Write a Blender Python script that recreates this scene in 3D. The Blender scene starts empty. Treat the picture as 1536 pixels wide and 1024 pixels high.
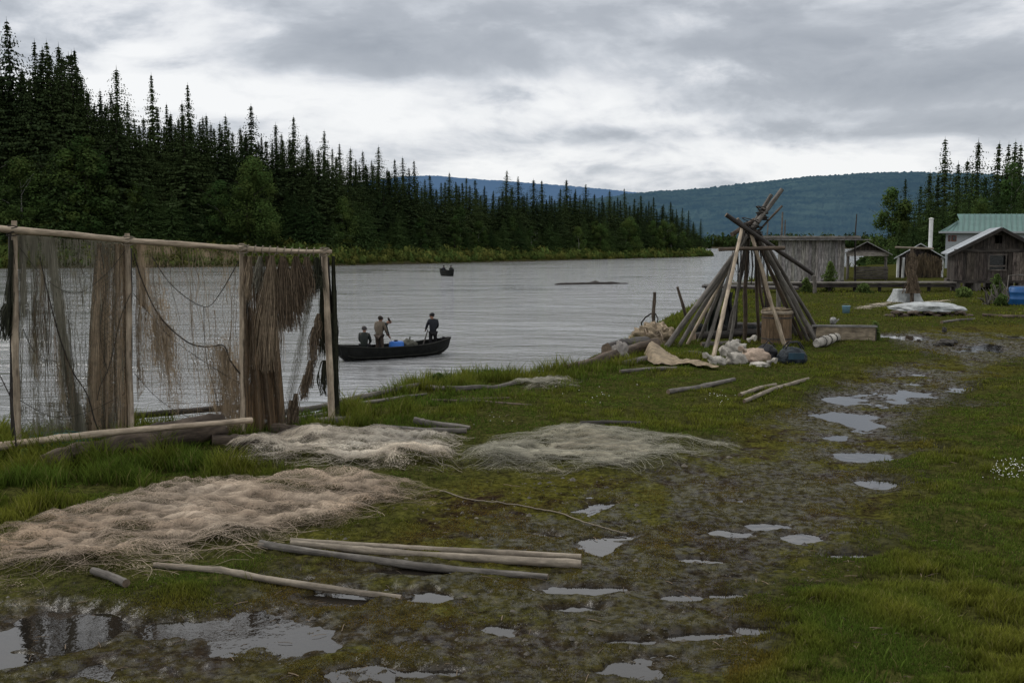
import bpy, math, random
import numpy as np
from mathutils import Vector, Matrix, noise as mnoise
C = bpy.context.scene.collection
R = math.radians
F = 1493.3; TH = math.atan(148/1493.3); CT, ST = math.cos(TH), math.sin(TH)
CAMH = 2.1; WL = -2.85
rnd = random.Random(7)
# ---------- survey of the place: photo sight lines turned into world points ----------
def ray(px, py):
    u = (px-768)/F; v = (512-py)/F
    return u, CT+ST*v, -ST+CT*v
def U(px, py, z=0.0):            # sight line meets height z
    a, b, c = ray(px, py); t = (z-CAMH)/c
    return (a*t, b*t, z)
def V(px, py, Y):                # sight line at world depth Y
    a, b, c = ray(px, py); t = Y/b
    return (a*t, Y, CAMH+c*t)
def sc(Y): return Y/F            # metres per photo pixel at depth Y
# ---------- numpy noise ----------
def _h(ix, iy, s):
    n = (ix.astype(np.int64)*374761393 + iy.astype(np.int64)*668265263 + s*1442695041) & 0x7fffffff
    n = ((n ^ (n >> 13))*1274126177) & 0x7fffffff
    n = ((n ^ (n >> 16))*1103515245) & 0x7fffffff
    return ((n >> 8) & 0xffff)/65535.0
def vn(x, y, s=0):
    x = np.asarray(x, float); y = np.asarray(y, float)
    ix = np.floor(x); iy = np.floor(y); fx = x-ix; fy = y-iy
    ix = ix.astype(np.int64); iy = iy.astype(np.int64)
    fx = fx*fx*(3-2*fx); fy = fy*fy*(3-2*fy)
    a = _h(ix, iy, s); b = _h(ix+1, iy, s); c = _h(ix, iy+1, s); d = _h(ix+1, iy+1, s)
    return (a*(1-fx)+b*fx)*(1-fy)+(c*(1-fx)+d*fx)*fy
def fbm(x, y, s=0, o=4):
    r = 0; a = .5; t = 0
    for i in range(o):
        r = r+a*vn(x*2**i+17.3*i, y*2**i-9.1*i, s+i); t += a; a *= .5
    return r/t
def poly_sd(x, y, P, closed=True):   # signed distance to polygon, + inside
    x = np.asarray(x, float); y = np.asarray(y, float)
    sh = x.shape; x = x.ravel(); y = y.ravel()
    d2 = np.full(x.shape, 1e18); ins = np.zeros(x.shape, bool); n = len(P)
    for i in range(n):
        x0, y0 = P[i]; x1, y1 = P[(i+1) % n]
        ex, ey = x1-x0, y1-y0; L = ex*ex+ey*ey+1e-12
        t = np.clip(((x-x0)*ex+(y-y0)*ey)/L, 0, 1)
        dx = x-x0-t*ex; dy = y-y0-t*ey
        d2 = np.minimum(d2, dx*dx+dy*dy)
        if abs(y1-y0) > 1e-9:
            c = ((y0 > y) != (y1 > y)) & (x < (x1-x0)*(y-y0)/(y1-y0)+x0)
            ins ^= c
    return (np.where(ins, 1, -1)*np.sqrt(d2)).reshape(sh)
def ss(a, b, x):
    t = np.clip((x-a)/(b-a), 0, 1); return t*t*(3-2*t)
bank_px = [(-400,662),(-100,660),(0,660),(150,655),(300,648),(400,640),(470,624),(500,612),(560,594),(640,572),(740,561),(820,562),(880,551),(930,536),(960,514),(1000,490),(1045,462),(1090,436),(1130,418),(1230,405),(1300,398),(1400,394),(1600,392),(2200,388)]
LAND = [(-1500, 10.6)]+[U(*p)[:2] for p in bank_px]+[(900, 120), (1500, 100), (1500, -600), (-1500, -600)]
far_px = [(-900,404),(-400,404),(0,403),(250,401),(500,398.5),(700,394),(900,389),(1000,386.3),(1062,384.5)]
FARP = [U(p[0], p[1], WL)[:2] for p in far_px]
FAR = [(-3000, 150)]+FARP+[(60, 460), (10, 640), (-400, 900), (-6000, 2500)]
mud_px = [(-500,1100),(-400,905),(0,890),(300,880),(450,790),(640,760),(700,722),(1000,705),(1090,660),(1150,625),(1210,590),(1290,562),(1400,540),(1340,512),(1300,500),(1400,492),(1536,488),(1800,486),(1800,505),(1536,540),(1440,600),(1400,650),(1350,720),(1300,800),(1250,900),(1190,1030),(1150,1200),(-500,1200)]
MUD = [U(*p)[:2] for p in mud_px]
#           cx   cy   rx  ry  (photo ellipses)
PUD = [(1350,601,105,13),(1400,593,110,11),(1325,604,60,8),(1300,598,50,7),(1468,580,42,7),(1262,621,42,7),(1305,635,32,7),(1300,684,85,7),(1442,677,26,6),(1090,748,62,9),(1318,722,34,7),
       (1258,655,18,5),(1095,797,26,5),(1150,786,22,4),(1205,803,26,6),(1050,836,60,6),(1030,891,34,6),(1095,889,38,6),(930,955,60,6),(1040,948,50,5),(860,908,50,5),(1150,940,35,4),
       (380,950,150,34),(260,940,70,18),(110,945,90,28),(640,1004,50,5),(20,985,50,14),(830,800,30,6),(620,853,50,5),(930,585+217,40,5),
       (1052,661,22,3),(1340,505,55,4),(1470,520,50,4),(1380,560,45,4),(1280,830,40,5),(900,880,60,6)]
PUDW = []
for cx, cy, rx, ry in PUD:
    c = U(cx, cy); a = U(cx+rx, cy); b = U(cx, cy-ry); e = U(cx, cy+ry)
    PUDW.append((c[0], (b[1]+e[1])/2, abs(a[0]-c[0]), max(.06, (b[1]-e[1])/2)))
WETX = []
for cx, cy, rx, ry in [(1130,790,90,26),(960,960,200,18),(1060,890,120,14),(860,905,110,12),(1230,893,60,8),(1180,720,120,20),(1300,640,70,16),(300,945,330,50),(680,1000,230,24),(1420,520,110,14),(820,815,60,14),(1000,850,120,14)]:
    c = U(cx, cy); a = U(cx+rx, cy); b = U(cx, cy-ry); e = U(cx, cy+ry); WETX.append((c[0], (b[1]+e[1])/2, abs(a[0]-c[0]), (b[1]-e[1])/2))
PZ = -0.026
def pud_field(x, y):
    f = np.zeros(np.shape(x)); wob = 1.5*(fbm(np.asarray(x)*2.0, np.asarray(y)*1.5, 31, 5)-.5)
    for (cx, cy, rx, ry) in PUDW:
        q = np.sqrt(((x-cx)/rx)**2+((y-cy)/ry)**2)
        f = np.maximum(f, ss(1.6, .15, q+wob*1.9))
    m = poly_sd(x, y, MUD)
    g_ = ss(.625, .70, fbm(np.asarray(x)*1.5+5, np.asarray(y)*1.9, 33, 5))*ss(.2, 1., m)
    return np.maximum(f, g_*.62)
def wetfield(x, y):
    f = np.zeros(np.shape(x)); wob = 1.5*(fbm(np.asarray(x)*2.6, np.asarray(y)*2.0, 35, 4)-.5)
    for (cx, cy, rx, ry) in PUDW+WETX:
        q = np.sqrt(((x-cx)/(rx+.15))**2+((y-cy)/(ry+.15))**2); f = np.maximum(f, ss(2.4, .9, q+wob*2.0))
    return f
def ground(x, y, fine=True):
    x = np.asarray(x, float); y = np.asarray(y, float)
    s = poly_sd(x, y, LAND)
    s = s+(fbm(x*.7, y*.7, 3, 3)-.5)*ss(0, 20, y)*.9
    land = np.where(s > 0, -.25*np.exp(-s/.5)*ss(-.2, 1, s)*0, 0)
    m = poly_sd(x, y, MUD)+(fbm(x*1.1, y*1.1, 5, 3)-.5)*1.2
    mud = ss(-.35, .5, m)
    z = (fbm(x*.35, y*.35, 9, 3)-.5)*.10*(1-mud)+.03*(1-mud)
    z = z+(fbm(x*1.3, y*1.3, 11, 4)-.5)*(.030+.035*(1-mud))
    z = np.maximum(z, -.018)
    z = z+(fbm(x*6, y*6, 21, 5)-.5)*.044+(fbm(x*23, y*23, 22, 2)-.5)*.012
    pf = pud_field(x, y)
    z = z-pf*.052
    # rise at the right verge
    z = z+.10*ss(0, 3, -m)*ss(1.2, 4, x)*ss(16, 9, y)
    bank = np.maximum(-5, .55*s+(fbm(x*.8, y*.8, 13, 3)-.5)*.3*ss(0, -1, s))
    near = np.where(s > 0, z, np.minimum(z, bank))
    # opposite bank
    f = poly_sd(x, y, FAR)
    cap = 3.5+14*ss(60, -140, x)
    fb = WL+np.where(f > 0, cap*(1-np.exp(-np.maximum(f, 0)/26))+.25, .12*f)
    fb = np.maximum(fb, -5)+(fbm(x*.12, y*.12, 15, 3)-.5)*.6*(f > -8)
    z = np.maximum(near, fb)
    z = np.maximum(z, np.where((y > 800), WL+.3+3*ss(800, 1000, y), -6))
    return z, s, mud, pf, f
def gz(x, y): return float(ground(np.array([x]), np.array([y]))[0][0])
def G(px, py, dz=0.0):           # point on the near ground seen at a photo pixel
    x, y, _ = U(px, py); return Vector((x, y, max(-.02, gz(x, y))+dz))
# ---------- mesh builder ----------
class MB:
    def __init__(s): s.v = []; s.f = []; s.m = []; s.c = []; s.uv = []; s.n = 0
    def add(s, vs, fs, mi=0, col=(1,1,1), uvs=None, cols=None):
        b = s.n; s.v.extend([tuple(p) for p in vs]); s.n += len(vs)
        for k, f in enumerate(fs):
            s.f.append(tuple(i+b for i in f)); s.m.append(mi); s.c.append(cols[k] if cols else col)
            s.uv.append(uvs[k] if uvs else [(vs[i][0]+vs[i][1], vs[i][2]) for i in f])
        return s
    def tube(s, pts, rad, seg=8, mi=0, capmi=None, col=(1,1,1), rough=0.0, seed=0, v0=None, squash=1.0, cap=True, capcol=None):
        pts = [Vector(p) for p in pts]; n = len(pts)
        rad = rad if hasattr(rad, '__len__') else [rad]*n
        rg = random.Random(seed); v0 = rg.uniform(0, 50) if v0 is None else v0
        vs = []; L = [0]
        for i in range(1, n): L.append(L[-1]+(pts[i]-pts[i-1]).length)
        prev = None
        for i, p in enumerate(pts):
            t = (pts[min(i+1, n-1)]-pts[max(i-1, 0)]).normalized()
            if prev is None:
                a = Vector((0,0,1)) if abs(t.z) < .9 else Vector((0,1,0))
                a = t.cross(a).normalized()
            else:
                a = (prev-t*prev.dot(t)).normalized()
            prev = a; b = t.cross(a)
            for k in range(seg):
                w = 2*math.pi*k/seg; r = rad[i]*(1+rough*(mnoise.noise(Vector((math.cos(w)*1.3+seed, math.sin(w)*1.3, L[i]*2.5+seed*3.1)))+.5*mnoise.noise(Vector((math.cos(w)*3+seed, math.sin(w)*3, L[i]*7)))))
                vs.append(p+a*(math.cos(w)*r)+b*(math.sin(w)*r*squash))
        fs = []; uvs = []; rm = sum(rad)/n
        for i in range(n-1):
            for k in range(seg):
                k2 = (k+1) % seg
                fs.append((i*seg+k, i*seg+k2, (i+1)*seg+k2, (i+1)*seg+k))
                u0 = k/seg*6.28*rm; u1 = (k+1)/seg*6.28*rm
                uvs.append([(u0, v0+L[i]), (u1, v0+L[i]), (u1, v0+L[i+1]), (u0, v0+L[i+1])])
        s.add(vs, fs, mi, col, uvs)
        if cap:
            for e in (0, n-1):
                ring = [vs[e*seg+k] for k in range(seg)]
                if e == 0: ring = ring[::-1]
                s.add(ring, [tuple(range(seg))], mi if capmi is None else capmi, capcol or col)
        return s
    def box(s, c, size, rot=None, mi=0, col=(1,1,1), taper=1.0):
        hx, hy, hz = [q/2 for q in size]; M = rot if rot is not None else Matrix.Identity(3)
        if isinstance(rot, (int, float)): M = Matrix.Rotation(rot, 3, 'Z')
        vs = []
        for z in (-hz, hz):
            k = taper if z > 0 else 1
            for x, y in ((-hx,-hy),(hx,-hy),(hx,hy),(-hx,hy)): vs.append(M @ Vector((x*k, y*k, z))+Vector(c))
        fs = [(3,2,1,0),(4,5,6,7),(0,1,5,4),(1,2,6,5),(2,3,7,6),(3,0,4,7)]
        o = rnd.uniform(0, 30); X, Y, Z = size; ax = max(X, Y, Z)
        def q(a, b):   # grain runs along v = the long side
            if a >= b: return [(o, o), (o, o+a), (o+b, o+a), (o+b, o)]
            return [(o, o), (o+a, o), (o+a, o+b), (o, o+b)]
        uvs = [q(X,Y), q(X,Y), q(X,Z), q(Y,Z), q(X,Z), q(Y,Z)]
        return s.add(vs, fs, mi, col, uvs)
    def beam(s, a, b, w, h, mi=0, col=(1,1,1), up=(0,0,1)):
        a = Vector(a); b = Vector(b); t = (b-a); L = t.length; t.normalize()
        u = Vector(up); x = t.cross(u).normalized(); u = x.cross(t)
        M = Matrix((x, t, u)).transposed()
        return s.box((a+b)/2, (w, L, h), M, mi, col)
    def lathe(s, prof, c=(0,0,0), seg=20, mi=0, col=(1,1,1), M=None, rough=0, seed=0):
        vs = []; M = M or Matrix.Identity(3)
        for i, (r, z) in enumerate(prof):
            for k in range(seg):
                w = 2*math.pi*k/seg; rr = r*(1+rough*mnoise.noise(Vector((math.cos(w)*2+seed, math.sin(w)*2, z*4))))
                vs.append(M @ Vector((math.cos(w)*rr, math.sin(w)*rr, z))+Vector(c))
        fs = []
        for i in range(len(prof)-1):
            for k in range(seg):
                k2 = (k+1) % seg; fs.append((i*seg+k, i*seg+k2, (i+1)*seg+k2, (i+1)*seg+k))
        fs.append(tuple(range(seg))[::-1]); fs.append(tuple((len(prof)-1)*seg+k for k in range(seg)))
        return s.add(vs, fs, mi, col)
    def build(s, name, mats, parent=None, smooth=False, kind=None):
        me = bpy.data.meshes.new(name); me.from_pydata(s.v, [], s.f)
        mats = mats if isinstance(mats, (list, tuple)) else [mats]
        for m in mats: me.materials.append(m)
        me.polygons.foreach_set('material_index', s.m)
        nl = len(me.loops)
        uv = me.uv_layers.new(name='UVMap')
        uv.data.foreach_set('uv', [x for f in s.uv for p in f for x in p])
        ca = me.color_attributes.new('col', 'FLOAT_COLOR', 'CORNER')
        ca.data.foreach_set('color', [x for f, c in zip(s.f, s.c) for _ in f for x in (c[0], c[1], c[2], 1)])
        if smooth: me.polygons.foreach_set('use_smooth', [True]*len(me.polygons))
        me.update()
        o = bpy.data.objects.new(name, me); C.objects.link(o)
        if parent is not None:
            o.parent = parent; o.matrix_parent_inverse = Matrix.Translation(-parent.location)
        if kind: o['kind'] = kind
        return o
def nmesh(name, v, f, mats, smooth=False, attrs=None, uv=None, parent=None, kind=None, mi=None):
    me = bpy.data.meshes.new(name); v = np.asarray(v, np.float32); f = np.asarray(f, np.int32)
    me.vertices.add(len(v)); me.vertices.foreach_set('co', v.ravel())
    k = f.shape[1]; me.loops.add(f.size); me.loops.foreach_set('vertex_index', f.ravel())
    me.polygons.add(len(f)); me.polygons.foreach_set('loop_start', np.arange(0, f.size, k, dtype=np.int32))
    if mi is not None: me.polygons.foreach_set('material_index', np.asarray(mi, np.int32))
    for m in (mats if isinstance(mats, (list, tuple)) else [mats]): me.materials.append(m)
    me.update(calc_edges=True)
    if smooth: me.polygons.foreach_set('use_smooth', np.ones(len(f), bool))
    for an, a in (attrs or {}).items():
        a = np.asarray(a, np.float32)
        if a.ndim == 1:
            t = me.attributes.new(an, 'FLOAT', 'POINT'); t.data.foreach_set('value', a)
        else:
            t = me.color_attributes.new(an, 'FLOAT_COLOR', 'POINT'); t.data.foreach_set('color', np.c_[a, np.ones(len(a), np.float32)].astype(np.float32).ravel())
    if uv is not None:
        l = me.uv_layers.new(name='UVMap'); l.data.foreach_set('uv', np.asarray(uv, np.float32)[f.ravel()].ravel())
    me.validate()
    o = bpy.data.objects.new(name, me); C.objects.link(o)
    if parent is not None:
        o.parent = parent; o.matrix_parent_inverse = Matrix.Translation(-parent.location)
    if kind: o['kind'] = kind
    return o
def tag(o, label, cat, group=None, kind=None):
    o['label'] = label; o['category'] = cat
    if group: o['group'] = group
    if kind: o['kind'] = kind
    return o
def thing(name, label, cat, loc=(0,0,0), group=None):
    o = bpy.data.objects.new(name, None); C.objects.link(o); o.location = loc
    o.empty_display_size = .2
    return tag(o, label, cat, group)
# ---------- materials ----------
class NT:
    def __init__(s, name, displ=False):
        s.m = bpy.data.materials.new(name); s.m.use_nodes = True; s.t = s.m.node_tree
        s.b = s.t.nodes['Principled BSDF']; s.out = s.t.nodes['Material Output']
    def n(s, ty, **k):
        q = s.t.nodes.new(ty)
        for a, b in k.items():
            if a.startswith('i_'): q.inputs[a[2:].replace('_', ' ')].default_value = b
            else: setattr(q, a, b)
        return q
    def l(s, a, b): s.t.links.new(a, b)
    def noise(s, vec, scale, detail=4, rough=.55, w=None):
        q = s.n('ShaderNodeTexNoise'); q.inputs['Scale'].default_value = scale; q.inputs['Detail'].default_value = detail; q.inputs['Roughness'].default_value = rough
        if vec is not None: s.l(vec, q.inputs['Vector'])
        return q.outputs['Fac']
    def ramp(s, x, stops):
        q = s.n('ShaderNodeValToRGB'); e = q.color_ramp.elements
        while len(e) < len(stops): e.new(.5)
        for i, (p, c) in enumerate(stops):
            e[i].position = p; e[i].color = (c, c, c, 1) if not hasattr(c, '__len__') else (*c, 1)
        s.l(x, q.inputs[0]); return q.outputs[0]
    def mix(s, f, a, b, mode='MIX'):
        q = s.n('ShaderNodeMix', data_type='RGBA', blend_type=mode)
        for i, x in ((0, f), (6, a), (7, b)):
            if hasattr(x, 'links'): s.l(x, q.inputs[i])
            elif i == 0: q.inputs[0].default_value = x
            else: q.inputs[i].default_value = (*x, 1) if len(x) == 3 else x
        return q.outputs[2]
    def math(s, op, a, b=None, c=None):
        q = s.n('ShaderNodeMath', operation=op)
        for i, x in enumerate((a, b, c)):
            if x is None: continue
            if hasattr(x, 'links'): s.l(x, q.inputs[i])
            else: q.inputs[i].default_value = x
        return q.outputs[0]
    def attr(s, name, out='Fac'):
        q = s.n('ShaderNodeAttribute'); q.attribute_name = name; return q.outputs[out]
    def map(s, vec, scale=(1,1,1), rot=(0,0,0), loc=(0,0,0)):
        q = s.n('ShaderNodeMapping'); q.inputs['Scale'].default_value = scale; q.inputs['Rotation'].default_value = rot; q.inputs['Location'].default_value = loc
        s.l(vec, q.inputs[0]); return q.outputs[0]
    def co(s, w='Object'):
        return s.n('ShaderNodeTexCoord').outputs[w]
    def pos(s): return s.n('ShaderNodeNewGeometry').outputs['Position']
    def bump(s, h, strength=.5, dist=.01, nrm=None):
        q = s.n('ShaderNodeBump'); q.inputs['Strength'].default_value = strength; q.inputs['Distance'].default_value = dist
        s.l(h, q.inputs['Height'])
        if nrm is not None: s.l(nrm, q.inputs['Normal'])
        return q.outputs[0]
    def set(s, **k):
        for a, x in k.items():
            i = s.b.inputs[a.replace('_', ' ')]
            if hasattr(x, 'links'): s.l(x, i)
            else: i.default_value = (*x, 1) if hasattr(x, '__len__') and len(x) == 3 else x
        return s.m
def wood(name, base, dark, streak=.6, knots=.35, rough=.8, bark=None):
    t = NT(name); uv = t.co('UV'); col = t.attr('col', 'Color')
    g = t.noise(t.map(uv, (38, 1.3, 1)), 1.0, 6, .72)
    big = t.noise(t.map(uv, (7, 1.6, 1)), 1.0, 6, .7)
    c = t.mix(t.ramp(g, [(.35, 0), (.68, 1)]), dark, base)
    c = t.mix(t.ramp(big, [(.45, 0), (.58, streak)]), c, tuple(q*.5 for q in dark))
    c = t.mix(1.0, c, t.ramp(t.noise(t.map(uv, (14, 5, 1)), 1.0, 5, .7), [(.3, .55), (.7, 1.45)]), 'MULTIPLY')
    kn = t.n('ShaderNodeTexVoronoi', feature='F1'); t.l(t.map(uv, (11, 3.2, 1)), kn.inputs['Vector']); kn.inputs['Scale'].default_value = 1
    c = t.mix(t.ramp(kn.outputs['Distance'], [(.07, knots*1.3), (.2, 0)]), c, tuple(q*.3 for q in dark))
    if bark:
        bk = t.noise(t.map(uv, (5, .9, 1), loc=(3, 5, 0)), 1.0, 5, .7)
        c = t.mix(t.ramp(bk, [(.5, 0), (.56, .9)]), c, bark)
    c = t.mix(1.0, c, col, 'MULTIPLY')
    return t.set(Base_Color=c, Roughness=rough, Normal=t.bump(g, .6, .006), Specular_IOR_Level=.25)
def plain(name, base, rough=.7, var=.35, scale=6, metal=0, bump=.3, spec=.3, dist=.01):
    t = NT(name); o = t.pos(); n = t.noise(o, scale, 5, .6)
    c = t.mix(t.ramp(n, [(.3, 0), (.7, 1)]), tuple(q*(1-var) for q in base), tuple(min(1, q*(1+var*.6)) for q in base))
    c = t.mix(1.0, c, t.attr('col', 'Color'), 'MULTIPLY')
    return t.set(Base_Color=c, Roughness=rough, Metallic=metal, Specular_IOR_Level=spec, Normal=t.bump(t.noise(o, scale*5, 4), bump, dist))
M = {}
M['birch'] = wood('birch_wood', (.50,.42,.32), (.27,.21,.15), .5, .6, .7)
M['grey'] = wood('weathered_grey_wood', (.20,.185,.165), (.085,.075,.065), .6, .4)
M['brown'] = wood('weathered_brown_wood', (.15,.115,.085), (.055,.042,.032), .7, .4)
M['dark'] = wood('dark_wet_wood', (.065,.055,.048), (.022,.019,.017), .6, .3, .6)
M['pale'] = wood('pale_split_wood', (.33,.285,.225), (.16,.135,.105), .5, .3)
M['end'] = plain('sawn_end_grain', (.16,.12,.085), .85, .5, 30)
M['plank'] = wood('old_plank_wood', (.36,.355,.345), (.17,.165,.16), .75, .25)
M['plankbrown'] = wood('old_brown_plank_wood', (.12,.105,.092), (.045,.038,.034), .8, .25)
M['rope'] = plain('dark_rope', (.03,.026,.022), .9, .3, 40)
M['lash'] = plain('grey_cord', (.20,.17,.13), .9, .3, 60)
M['leaf'] = None
def foliage(name, a, b, trans=.25, var=.5, sat=None):
    t = NT(name); oi = t.n('ShaderNodeObjectInfo').outputs['Random']
    n = t.noise(t.co('Object'), .45, 3, .6)
    f = t.math('ADD', t.math('MULTIPLY', n, .6), t.math('MULTIPLY', oi, .5))
    c = t.mix(t.ramp(f, [(.3, 0), (.75, 1)]), a, b)
    c = t.mix(1.0, c, t.attr('col', 'Color'), 'MULTIPLY')
    d = t.n('ShaderNodeBsdfDiffuse'); tr = t.n('ShaderNodeBsdfTranslucent'); t.l(c, d.inputs[0]); t.l(c, tr.inputs[0])
    mx = t.n('ShaderNodeMixShader'); mx.inputs[0].default_value = trans
    t.l(d.outputs[0], mx.inputs[1]); t.l(tr.outputs[0], mx.inputs[2]); t.l(mx.outputs[0], t.out.inputs[0])
    return t.m
M['spruce'] = foliage('spruce_needles', (.024,.038,.018), (.052,.074,.030), .2)
M['spruce_green'] = foliage('green_spruce_needles', (.028,.050,.020), (.058,.092,.032), .2)
M['birchleaf'] = foliage('birch_leaves', (.042,.082,.030), (.098,.150,.046), .35)
M['bush'] = foliage('willow_leaves', (.075,.115,.036), (.150,.200,.062), .35)
M['grassm'] = foliage('grass_blade', (.068,.110,.020), (.114,.155,.032), .33)
M['bark'] = wood('dark_bark', (.07,.055,.045), (.025,.02,.017))
M['birchbark'] = plain('pale_birch_bark', (.30,.29,.26), .8, .5, 3)
# ---------- ground ----------
t = NT('wet_ground'); p = t.pos(); mud = t.attr('mud'); wet = t.attr('wet'); bk = t.attr('bank')
n1 = t.noise(p, 1.1, 6, .62); n2 = t.noise(p, 5.5, 6, .65); n3 = t.noise(p, 40, 4, .6); n4 = t.noise(t.map(p, (.5,.5,.5), loc=(7,3,1)), 1.7, 5, .6)
mudc = t.mix(t.ramp(n2, [(.3,0),(.7,1)]), (.015,.010,.0065), (.043,.030,.019))
mudc = t.mix(t.ramp(n4, [(.45,0),(.62,.75)]), mudc, (.034,.022,.013))
mudc = t.mix(t.ramp(n3, [(.60,0),(.72,.5)]), mudc, (.065,.05,.036))
moss = t.mix(t.ramp(n2, [(.3,0),(.7,1)]), (.036,.038,.009), (.088,.084,.017))
mossmask = t.ramp(t.math('ADD', t.math('MULTIPLY', n1, .55), t.math('MULTIPLY', n2, .45)), [(.40,0),(.51,.97)])
mossmask = t.math('MULTIPLY', mossmask, t.ramp(wet, [(.45,1),(.95,.15)]))
gr = t.mix(t.ramp(n2, [(.3,0),(.7,1)]), (.028,.028,.010), (.062,.066,.018))
mc = t.mix(mossmask, mudc, moss)
c = t.mix(mud, gr, mc)
c = t.mix(bk, c, (.05,.043,.033))
rw = t.math('ADD', t.ramp(t.math('ADD', t.math('MULTIPLY', n1, .5), t.math('MULTIPLY', n4, .5)), [(.38, .34), (.54, .95)]), t.math('MULTIPLY', mossmask, .5))
rg = t.math('SUBTRACT', rw, t.math('MULTIPLY', wet, .45))
rgh = t.mix(mud, (.95,.95,.95), rg)
hb = t.math('ADD', t.math('MULTIPLY', n3, .4), t.math('MULTIPLY', t.noise(p, 110, 3, .6), .25))
hb = t.math('ADD', hb, t.noise(p, 14, 4, .6))
bmp = t.bump(hb, .9, .03)
n5 = t.noise(p, 22, 5, .7); c = t.mix(1.0, c, t.ramp(n5, [(.32,(.35,.35,.36)),(.5,(.95,.95,.95)),(.68,(1.45,1.4,1.3))]), 'MULTIPLY')
c = t.mix(t.math('MULTIPLY', wet, .4), c, (.012,.010,.008))
df = t.n('ShaderNodeBsdfDiffuse'); t.l(c, df.inputs[0]); t.l(bmp, df.inputs['Normal'])
sheen = t.ramp(t.math('ADD', t.math('MULTIPLY', n4, .45), t.math('MULTIPLY', t.noise(t.map(p, (1,2.2,1)), 7, 6, .7), .55)), [(.50,0),(.60,1)])
wm = t.math('MULTIPLY', mud, t.math('ADD', t.math('MULTIPLY', t.ramp(wet, [(.2,0),(.95,.75)]), t.ramp(t.noise(p, 12, 5, .7), [(.44,.08),(.58,1)])), t.math('MULTIPLY', sheen, .05)), )
t.set(Base_Color=c, Roughness=.24, Normal=t.bump(hb, .5, .02), Specular_IOR_Level=.5)
gm = t.n('ShaderNodeMixShader'); t.l(wm, gm.inputs[0]); t.l(df.outputs[0], gm.inputs[1]); t.l(t.b.outputs[0], gm.inputs[2]); t.l(gm.outputs[0], t.out.inputs[0]); M['ground'] = t.m
ang_f = np.linspace(-50, 50, 1150); ang = np.r_[np.linspace(-180, -52, 33), ang_f, np.linspace(52, 180, 33)]
rr = np.r_[np.linspace(.5, 3.4, 8), np.geomspace(3.6, 30, 640), np.geomspace(30.4, 620, 260)[1:], np.geomspace(650, 14000, 16)]
A, RR = np.meshgrid(np.radians(ang), rr)
X = RR*np.sin(A); Y = RR*np.cos(A)
Z, S, MD, PF, FF = ground(X, Y)
WETW = np.clip(PF*.6+wetfield(X, Y)*.7, 0, 1)*(MD > .05)
na, nr = len(ang), len(rr)
idx = np.arange(na*nr).reshape(nr, na)
fq = np.stack([idx[:-1,:-1], idx[:-1,1:], idx[1:,1:], idx[1:,:-1]], -1).reshape(-1, 4)
bankm = ss(-.5, -1.5, S)*(FF < 0)
g = nmesh('ground', np.stack([X, Y, Z], -1).reshape(-1, 3), fq, M['ground'], True,
      {'mud': MD.ravel(), 'wet': WETW.ravel(), 'bank': (bankm*.8).ravel()}, kind='structure')
g['label'] = 'muddy riverside ground with moss, grass and wheel-worn wet track'
# ---------- puddles ----------
t = NT('puddle_water'); p = t.pos()
M['puddle'] = t.set(Base_Color=(.012,.010,.008), Roughness=.03, IOR=1.55, Specular_IOR_Level=.5, Normal=t.bump(t.noise(p, 9, 3), .08, .02))
v = []; f = []
mb = MB()
rx0, ry0 = -9, 3
xs = np.linspace(-9, 16, 60)
cells = []
L = np.array([(x, y) for x in np.arange(-8, 18, .25) for y in np.arange(3.2, 36, .25)])
sd = poly_sd(L[:,0], L[:,1], LAND); pf = np.maximum.reduce([pud_field(L[:,0]+a, L[:,1]+b) for a in (-.15,0,.15) for b in (-.15,0,.15)])
for (x, y), s_, q in zip(L, sd, pf):
    if s_ > 1.2 and q > .04:
        h = .125; mb.add([(x-h,y-h,PZ),(x+h,y-h,PZ),(x+h,y+h,PZ),(x-h,y+h,PZ)], [(0,1,2,3)])
o = mb.build('puddle_water', M['puddle'], kind='structure'); o['label'] = 'shallow rain puddles on the muddy track'
# ---------- river ----------
t = NT('river_water'); p = t.pos()
wq = t.n('ShaderNodeVectorMath', operation='MULTIPLY_ADD'); nq = t.n('ShaderNodeTexNoise'); t.l(p, nq.inputs['Vector']); nq.inputs['Scale'].default_value = .035; t.l(nq.outputs['Color'], wq.inputs[0]); wq.inputs[1].default_value = (14,14,0); t.l(p, wq.inputs[2]); p = wq.outputs[0]
w1 = t.noise(t.map(p, (.20,.42,1), rot=(0,0,R(-14))), 1.0, 6, .62)
w2 = t.noise(t.map(p, (.8,2.6,1), rot=(0,0,R(9))), 1.0, 5, .62)
w3 = t.noise(t.map(p, (.018,.06,1), rot=(0,0,R(-18))), 1.0, 4, .6)
w4 = t.noise(t.map(p, (.085,.20,1), rot=(0,0,R(-20))), 1.0, 5, .65)
hh = t.math('ADD', t.math('ADD', t.math('MULTIPLY', w1, 2.0), t.math('MULTIPLY', w2, .50)), t.math('MULTIPLY', w4, 3.0))
amp = t.ramp(t.math('ADD', t.math('MULTIPLY', w3, .5), t.math('MULTIPLY', w4, .5)), [(.42,.18),(.56,1)])
nb = t.n('ShaderNodeBump'); nb.inputs['Distance'].default_value = .36; t.l(t.math('MULTIPLY', amp, .95), nb.inputs['Strength']); t.l(hh, nb.inputs['Height'])
M['river'] = t.set(Base_Color=(.24,.245,.25), Roughness=.07, IOR=1.55, Specular_IOR_Level=.5, Normal=nb.outputs[0])
mb = MB(); mb.add([(-4000,8,WL),(4000,8,WL),(4000,9000,WL),(-4000,9000,WL)], [(0,1,2,3)])
o = mb.build('river_water', M['river'], kind='structure'); o['label'] = 'wide rippling grey river'
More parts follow.
